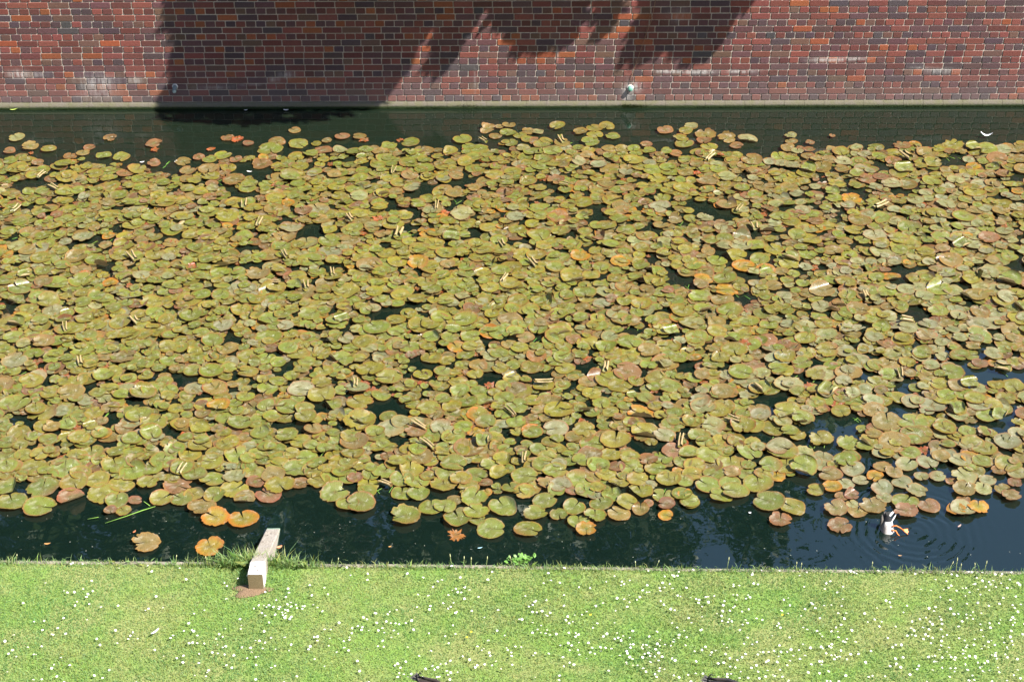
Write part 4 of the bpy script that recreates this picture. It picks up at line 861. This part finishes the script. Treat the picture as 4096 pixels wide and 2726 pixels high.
# leafy plant on the edge
pl = empty('leafy_plant', tuple(at(2085, 2248, LAWN_Z))); tag(pl, 'low bright green leafy weed growing over the edge in the middle of the bank', 'plant')
r = np.random.default_rng(31); V, Fc, C, k = [], [], [], 0
for _ in range(90):
    b = np.array([r.normal(0, .045), r.normal(0.01, .018), 0]); 
    if r.random() < .7: b[0] -= .02
    a = r.uniform(0, 6.28); d = np.array([math.cos(a), math.sin(a), r.uniform(.2, .9)]); L = r.uniform(.018, .036); s = np.array([-math.sin(a), math.cos(a), 0])*L*.36; p0 = b+np.array([0, 0, r.uniform(.005, .03)])
    V += [p0, p0+d*L*.35+s, p0+d*L*.7+s*.9, p0+d*L, p0+d*L*.7-s*.9, p0+d*L*.35-s]; Fc.append(tuple(range(k, k+6))); k += 6; g = r.uniform(.7, 1.3); C += [(.10*g, .21*g, .035*g)]*6
mesh('foliage', V, Fc, mat_attr('weed_leaf', .5), pl, np.array(C), smooth=False)
mb = MB()
for _ in range(8): a = r.uniform(0, 6.28); mb.add(*loft([(0, 0, -.01), (math.cos(a)*.03, math.sin(a)*.01, .01), (math.cos(a)*.07, math.sin(a)*.02, .02)], [.002, .002, .001], 5, col=(.15, .3, .05)))
mb.build('stem', mat_attr('weed_stem', .6), pl)
# green reed blade floating at left
mb = MB()
for q_ in ([(420, 2091), (500, 2065), (570, 2040), (622, 2024)], [(575, 2004), (600, 2022)], [(350, 2075), (395, 2067)]):
    P = [at(a, b, .012) for a, b in q_]; V = []
    for i, p in enumerate(P):
        ww = .007*(1-abs(i/(len(P)-1)-.6)); V += [p+np.array([0, ww*1.3, 0]), p+np.array([0, -ww*1.3, .003])]
    mb.add(V, [(2*i, 2*i+1, 2*i+3, 2*i+2) for i in range(len(P)-1)], (.20, .36, .06))
o = mb.build('reed_blade', mat_attr('reed', .5), smooth=False); tag(o, 'long bent green reed blade floating at the raft edge left of the beam', 'reed blade')

# ------------------------------------------------------------------ daisies
dm = NT('daisy'); dm.set(Base_Color=dm.attr(), Roughness=.6, Specular_IOR_Level=.2)
dp = NT('daisy_petal_glow'); DM = dm.m
def daisy_proto(sd, tilt):
    r = np.random.default_rng(sd); V, Fc, C, k = [], [], [], 0; npet = 13
    for layer in (0, 1):
        for i in range(npet):
            a = (i+layer*.5)/npet*6.283+r.normal(0, .05); L = .0098*r.uniform(.85, 1.1)*(1-.12*layer); w_ = .0024; d = np.array([math.cos(a), math.sin(a), 0]); s = np.array([-d[1], d[0], 0]); z = .001+layer*.0012
            up = r.uniform(.0, .003)
            V += [d*.002-s*w_*.5+[0, 0, z], d*.002+s*w_*.5+[0, 0, z], d*L*.75+s*w_+[0, 0, z+up*.6], d*L+[0, 0, z+up], d*L*.75-s*w_+[0, 0, z+up*.6]]; Fc.append(tuple(range(k, k+5))); k += 5; C += [(.80, .80, .78)]*5
    for ring, (rr, z) in enumerate(((.0036, .002), (.0030, .0038), (.001, .0046))):
        for j in range(8): V.append(np.array([math.cos(j*.785)*rr, math.sin(j*.785)*rr, z])); C.append((.65, .42, .04))
    for a in range(2):
        for j in range(8): Fc.append((k+a*8+j, k+a*8+(j+1) % 8, k+a*8+8+(j+1) % 8, k+a*8+8+j))
    Fc.append(tuple(k+16+j for j in range(8)))
    M = np.array(Matrix.Rotation(tilt[0], 3, 'X') @ Matrix.Rotation(tilt[1], 3, 'Y')); V = np.array(V) @ M.T; top = len(V); V[:, 2] += .034
    st, sf, sc = loft([(0, 0, -.004), (.001, 0, .018), (0, 0, .034)], [.0009, .0009, .0008], 4, col=(.15, .25, .06), cap=False)
    V = np.concatenate([V, st]); Fc += [tuple(i+top for i in f) for f in sf]; C = np.concatenate([np.array(C), sc]); return V, Fc, C
protos = [daisy_proto(i, (R(t0), R(t1))) for i, (t0, t1) in enumerate([(8, 5), (18, -12), (3, 15), (25, 4), (12, 20)])]
pts = []
r = np.random.default_rng(44)
def dadd(px, py):
    p = at(px, py, LAWN_Z); o_ = (p-BA)@BN
    if o_ < -.05: pts.append((px, py, p))
cl = [(3250, 2625, 110, 40, 38), (3000, 2660, 120, 40, 36), (3900, 2640, 130, 60, 60), (4000, 2420, 90, 60, 30), (3870, 2345, 80, 25, 20), (3650, 2270, 130, 20, 34), (3180, 2268, 80, 14, 20), (2580, 2620, 80, 60, 34), (2350, 2560, 90, 40, 20), (2600, 2360, 90, 60, 26), (1800, 2380, 60, 40, 24), (1560, 2490, 70, 30, 22),
      (1160, 2450, 45, 25, 20), (1080, 2425, 30, 14, 8), (860, 2610, 100, 60, 22), (2200, 2470, 110, 60, 24), (1900, 2640, 160, 60, 30), (1650, 2700, 120, 20, 16), (2620, 2640, 100, 50, 20), (300, 2250, 40, 8, 14), (120, 2235, 60, 8, 10), (560, 2245, 80, 8, 16), (1780, 2262, 120, 8, 14), (350, 2400, 60, 35, 12), (250, 2600, 150, 80, 16),
      (2900, 2400, 140, 70, 26), (3950, 2290, 110, 16, 22), (3400, 2280, 100, 12, 18), (2700, 2262, 150, 10, 16), (2350, 2255, 80, 10, 10), (3350, 2480, 90, 60, 14), (3770, 2510, 140, 60, 34), (2950, 2500, 120, 60, 16), (700, 2520, 130, 60, 12), (1250, 2560, 130, 80, 22)]
for (cx, cy, sx, sy, k) in cl:
    for _ in range(k): dadd(r.normal(cx, sx*.95), r.normal(cy, sy*.95))
for _ in range(760):
    px = r.uniform(-150, 4250); py = r.uniform(2255, 2760)
    if r.random() < .25+.5*(px/4096)+.35*((py-2255)/500)-.15*vnoise(px/150, py/60): dadd(px, py)
good = []
for a in pts:
    if all((a[2][0]-b[2][0])**2+(a[2][1]-b[2][1])**2 > .017**2 for b in good): good.append(a)
pts = good; vis_ = [a for a in pts if 0 <= a[0] <= 4096 and a[1] <= 2726]; vis_.sort(key=lambda a: -a[1])
single = vis_[:298]; ids = {id(a) for a in single}
meshes = []
for i, (V, Fc, C) in enumerate(protos):
    for col in (1.0,):
        o = mesh('daisy', V, Fc, DM, None, C, smooth=False); meshes.append(o.data); bpy.data.objects.remove(o)
for a in single:
    o = bpy.data.objects.new('daisy', random.choice(meshes)); COL.objects.link(o); o.location = tuple(a[2]); o.rotation_euler = (0, 0, random.uniform(0, 6.28)); s_ = random.uniform(.6, 1.1); o.scale = (s_, s_, random.uniform(.85, 1.1))
    zn = 'left' if a[0] < 1365 else 'middle' if a[0] < 2730 else 'right'; hz = 'nearest part' if a[1] > 2600 else 'centre'
    tag(o, f'small white daisy in the {zn} of the lawn, {hz}', 'daisy', 'daisies scattered over the lawn')
VV, FF, CC, k = [], [], [], 0
for a in pts:
    if id(a) in ids: continue
    V, Fc, C = protos[random.randrange(5)]; t = random.uniform(0, 6.28); s_ = random.uniform(.6, 1.1); M = np.array([[math.cos(t), -math.sin(t), 0], [math.sin(t), math.cos(t), 0], [0, 0, 1]])*s_
    VV.append(V @ M.T+a[2]); FF += [tuple(i+k for i in f) for f in Fc]; CC.append(C); k += len(V)
o = mesh('daisies', np.concatenate(VV), FF, DM, None, np.concatenate(CC), smooth=False); tag(o, 'small white daisies sprinkled over the farther lawn', 'daisies', kind='stuff')
print('DAISIES', len(pts), len(vis_))
for j, (px, py, lb) in enumerate([(2362, 2472, 'tiny yellow buttercup among daisies right of the lawn centre'), (1868, 2562, 'tiny yellow buttercup near the bottom middle of the lawn'), (1885, 2540, 'tiny orange yellow flower just above another near the bottom middle'), (3128, 2472, 'tiny yellow flower in the right part of the lawn')]):
    mb = MB()
    for i in range(6):
        a = i*1.047; d = np.array([math.cos(a), math.sin(a), 0]); s = np.array([-d[1], d[0], 0]); mb.add([(0, 0, .036), d*.006+s*.004+[0, 0, .038], d*.009+[0, 0, .041], d*.006-s*.004+[0, 0, .038]], [(0, 1, 2, 3)], (.75, .5, .03))
    mb.add(*loft([(0, 0, 0), (0, 0, .036)], [.001, .001], 4, col=(.15, .25, .05))); o = mb.build('buttercup', DM, loc=tuple(at(px, py, LAWN_Z)), smooth=False); tag(o, lb, 'flower')

# ------------------------------------------------------------------ ducks
FE = mat_attr('feather', .6, 90, .3, .5, .3, .003); LG = mat_attr('duck_leg', .45, 60, .2)
def leg_mesh(pts, foot_dir, side, name, parent, col=(.60, .15, .02), spread=.030, flen=.062):
    P = [np.array(p, float) for p in pts]; l_ = MB(); l_.add(*loft(P, [.0075, .0062, .0050, .0046], 8, col=col)); lo = l_.build(name, LG, parent)
    e_ = P[-1]; f = np.array(foot_dir, float); f /= np.linalg.norm(f); s = np.array(side, float); s /= np.linalg.norm(s)
    up = np.cross(s, f); V = []; toes = [-1, 0, 1]
    F_ = MB(); fc = tuple(np.array(col)*np.array([.85, 1.15, 1.6]))
    tips = [e_+f*flen*(1 if t == 0 else .88)+s*t*spread for t in toes]
    for t, tp in zip(toes, tips): F_.add(*loft([e_, (e_+tp)/2+up*.002, tp], [.0042, .0034, .0018], 6, col=col))
    web = [e_, tips[0], (tips[0]+tips[1])/2-f*.008, tips[1], (tips[1]+tips[2])/2-f*.008, tips[2]]
    F_.add(web, [(0, 1, 2, 3), (0, 3, 4, 5)], fc); F_.build('webbed_foot', LG, lo)
    return lo
def feather_blade(root, tip, wd, thick_dir, col, tipcol=None, n=7):
    root, tip = np.array(root, float), np.array(tip, float); d = tip-root; s = np.cross(d, np.array(thick_dir, float)); s /= np.linalg.norm(s); V, C = [], []
    for i in range(n):
        t = i/(n-1); w_ = wd*(math.sin(math.pi*min(1, .25+t*.75))**.7) if t < .999 else .0005; p = root+d*t
        V += [p-s*w_, p+np.array(thick_dir)*.002, p+s*w_, p-np.array(thick_dir)*.002]; cc = np.array(col)*(1-t)+np.array(tipcol or col)*t; C += [cc]*4
    Fc = [(i*4+k, i*4+(k+1) % 4, (i+1)*4+(k+1) % 4, (i+1)*4+k) for i in range(n-1) for k in range(4)]; return V, Fc, np.array(C)
# upended drake
dk = empty('diving_duck', tuple(at(3550, 2122, 0))); dk.scale = (.95, .85, .80); tag(dk, 'mallard drake upended in the water with white rump up and orange feet kicking', 'duck')
Ax = np.array([-.03, .16, .985]); Ax /= np.linalg.norm(Ax); BW = (.40, .37, .35); BK = (.012, .012, .014)
path, rad, colr = [], [], []
for s_, a, b, cc in [(-.36, .004, .004, (.4, .3, .03)), (-.335, .012, .008, (.4, .3, .03)), (-.30, .026, .026, (.02, .06, .03)), (-.265, .030, .030, (.02, .07, .03)), (-.23, .022, .022, (.5, .5, .5)), (-.19, .028, .028, (.12, .06, .04)), (-.14, .050, .048, (.12, .06, .04)), (-.08, .060, .055, (.35, .34, .32)), (-.03, .060, .054, (.48, .46, .44)), (.01, .056, .050, BW), (.045, .050, .045, BW), (.075, .045, .040, BW), (.098, .040, .035, (.62, .61, .60)), (.108, .037, .032, (.6, .6, .6)), (.112, .036, .031, BK), (.14, .030, .024, BK), (.17, .022, .015, BK), (.195, .010, .006, BK)]:
    path.append(Ax*s_+np.array([0, .012*math.sin(s_*9), 0])+(np.array([0, -.02, 0]) if s_ < -.2 else 0)); rad.append((a, b)); colr.append(cc)
V, Fc, C = loft(path, rad, 20, col=colr, up=(0, -1, 0)); V = np.array(V)
mid = Ax*.08; dark = (V[:, 0] < -.030) & (V[:, 2] > -.05) & (V[:, 2] < .11); C[dark] = (.13, .11, .10)  # left flank darkened in colour for its shaded side and the wing
body = mesh('body', V, Fc, FE, dk, C)
ss = body.modifiers.new('smooth', 'SUBSURF'); ss.levels = 1; ss.render_levels = 1
# fan of tail feathers
mb = MB()
for k, a in enumerate(np.linspace(-.42, .62, 7)):
    root = Ax*.150; d = np.array([math.sin(a), .22, math.cos(a)]); d /= np.linalg.norm(d)
    mb.add(*feather_blade(root, root+d*(.085 if abs(a) > .3 else .075), .011, (0, -1, 0), (.03, .03, .03) if k < 4 else (.62, .62, .62), (.05, .05, .05) if k < 5 else (.72, .72, .72)))
mb.build('tail', FE, dk)
for sx, (rt, tp, cl_) in enumerate([((-.046, .01, .0), (-.058, .04, .185), (.16, .145, .13)), ((-.040, .03, .02), (-.038, .055, .21), (.20, .185, .17)), ((.030, .03, .1), (.062, .04, .185), (.70, .70, .70))]):
    mb = MB(); mb.add(*feather_blade(rt, tp, .017 if sx < 2 else .010, (0, -1, 0), cl_, tuple(np.array(cl_)*(.6 if sx < 2 else 1)))); mb.build('wing_tip' if sx < 2 else 'outer_tail_feather', FE, dk)
mb = MB(); q_ = [Ax*.17+np.array([.01, .01, 0])+np.array([.018*math.cos(t), 0, .018*math.sin(t)+.01]) for t in np.linspace(-1, 2.6, 7)]; mb.add(*loft(q_, [.005, .005, .005, .004, .004, .003, .001], 6, col=BK)); mb.build('tail_curl', FE, dk)
leg_mesh([(.028, -.02, .078), (.062, -.022, .088), (.094, -.026, .068), (.118, -.03, .046)], (.9, -.1, -.42), (0.1, .9, .5), 'leg', dk)
leg_mesh([(.026, -.035, .040), (.060, -.042, .040), (.076, -.052, .008), (.094, -.070, -.006)], (.85, -.3, -.38), (.3, .8, .4), 'leg', dk)

def standing_duck(loc, rz, label, pal, sc=1.0):
    t = empty('standing_duck', loc, rz); t.scale = (sc, sc, sc); tag(t, label, 'duck')   # faces +X
    back, side, head = pal
    P = [(-.17, 0, .165), (-.14, 0, .155), (-.09, 0, .145), (-.02, 0, .135), (.05, 0, .13), (.10, 0, .14), (.13, 0, .165), (.14, 0, .20), (.145, 0, .235), (.155, 0, .265), (.17, 0, .275), (.19, 0, .272), (.198, 0, .268)]
    Rr = [(.012, .008), (.035, .026), (.058, .046), (.072, .062), (.070, .062), (.058, .052), (.036, .036), (.026, .028), (.027, .028), (.031, .031), (.029, .028), (.018, .016), (.008, .007)]
    V, Fc, C = loft(P, Rr, 18, col=[side]*6+[head]*7); up = V[:, 2]-np.interp(V[:, 0], [-.17, .1], [.16, .14]); C[(up > .01) & (V[:, 0] < .11)] = back
    b = mesh('body', V, Fc, FE, t, C); s_ = b.modifiers.new('smooth', 'SUBSURF'); s_.levels = 1; s_.render_levels = 1
    mb = MB()
    for a in np.linspace(-.35, .35, 6): mb.add(*feather_blade((-.14, 0, .168), (-.225, a*.10, .178), .012, (0, 0, 1), back, (.10, .09, .08)))
    mb.build('tail', FE, t)
    for a in (-1, 1): mb = MB(); mb.add(*loft([(-.165, a*.01, .17), (-.178, a*.012, .20), (-.165, a*.014, .225), (-.145, a*.014, .225)], [.004, .006, .005, .002], 6, col=BK)).build('tail_curl', FE, t)
    for a in (-1, 1):
        mb = MB(); V, Fc, C = loft([(.08, a*.058, .16), (.03, a*.066, .165), (-.05, a*.058, .172), (-.12, a*.032, .178), (-.18, a*.012, .182)], [(.006, .02), (.012, .036), (.012, .034), (.008, .02), (.002, .004)], 10, col=[back, back, back, (.05, .04, .035), (.03, .03, .03)]); mb.add(V, Fc, C); mb.build('wing', FE, t)
        leg_mesh([(0, a*.03, .09), (.005, a*.03, .06), (-.005, a*.03, .03), (0, a*.03, .006)], (1, 0, -.05), (0, 1, 0), 'leg', t)
        mb = MB(); mb.add(*loft([(.172, a*.026, .283), (.172, a*.030, .283)], [.004, .003], 8, col=(.005, .005, .005))); mb.build('eye', FE, t)
    mb = MB(); mb.add(*loft([(.195, 0, .270), (.215, 0, .266), (.24, 0, .262), (.250, 0, .260)], [(.010, .008), (.010, .005), (.012, .003), (.006, .002)], 10, col=(.45, .33, .06))); mb.build('bill', LG, t)
    return t
# their backs just reach into the bottom of the picture
p = at(1742, 2752, LAWN_Z+.19); standing_duck((p[0], p[1], LAWN_Z), R(-42), 'dark backed duck on the lawn, cut by the bottom edge left of centre', ((.035, .026, .022), (.09, .07, .055), (.02, .03, .045)))
p = at(2925, 2752, LAWN_Z+.18); standing_duck((p[0], p[1], LAWN_Z), R(-30), 'dark drake with white tail on the lawn, cut by the bottom edge right of centre', ((.018, .016, .018), (.30, .29, .28), (.02, .06, .03)))
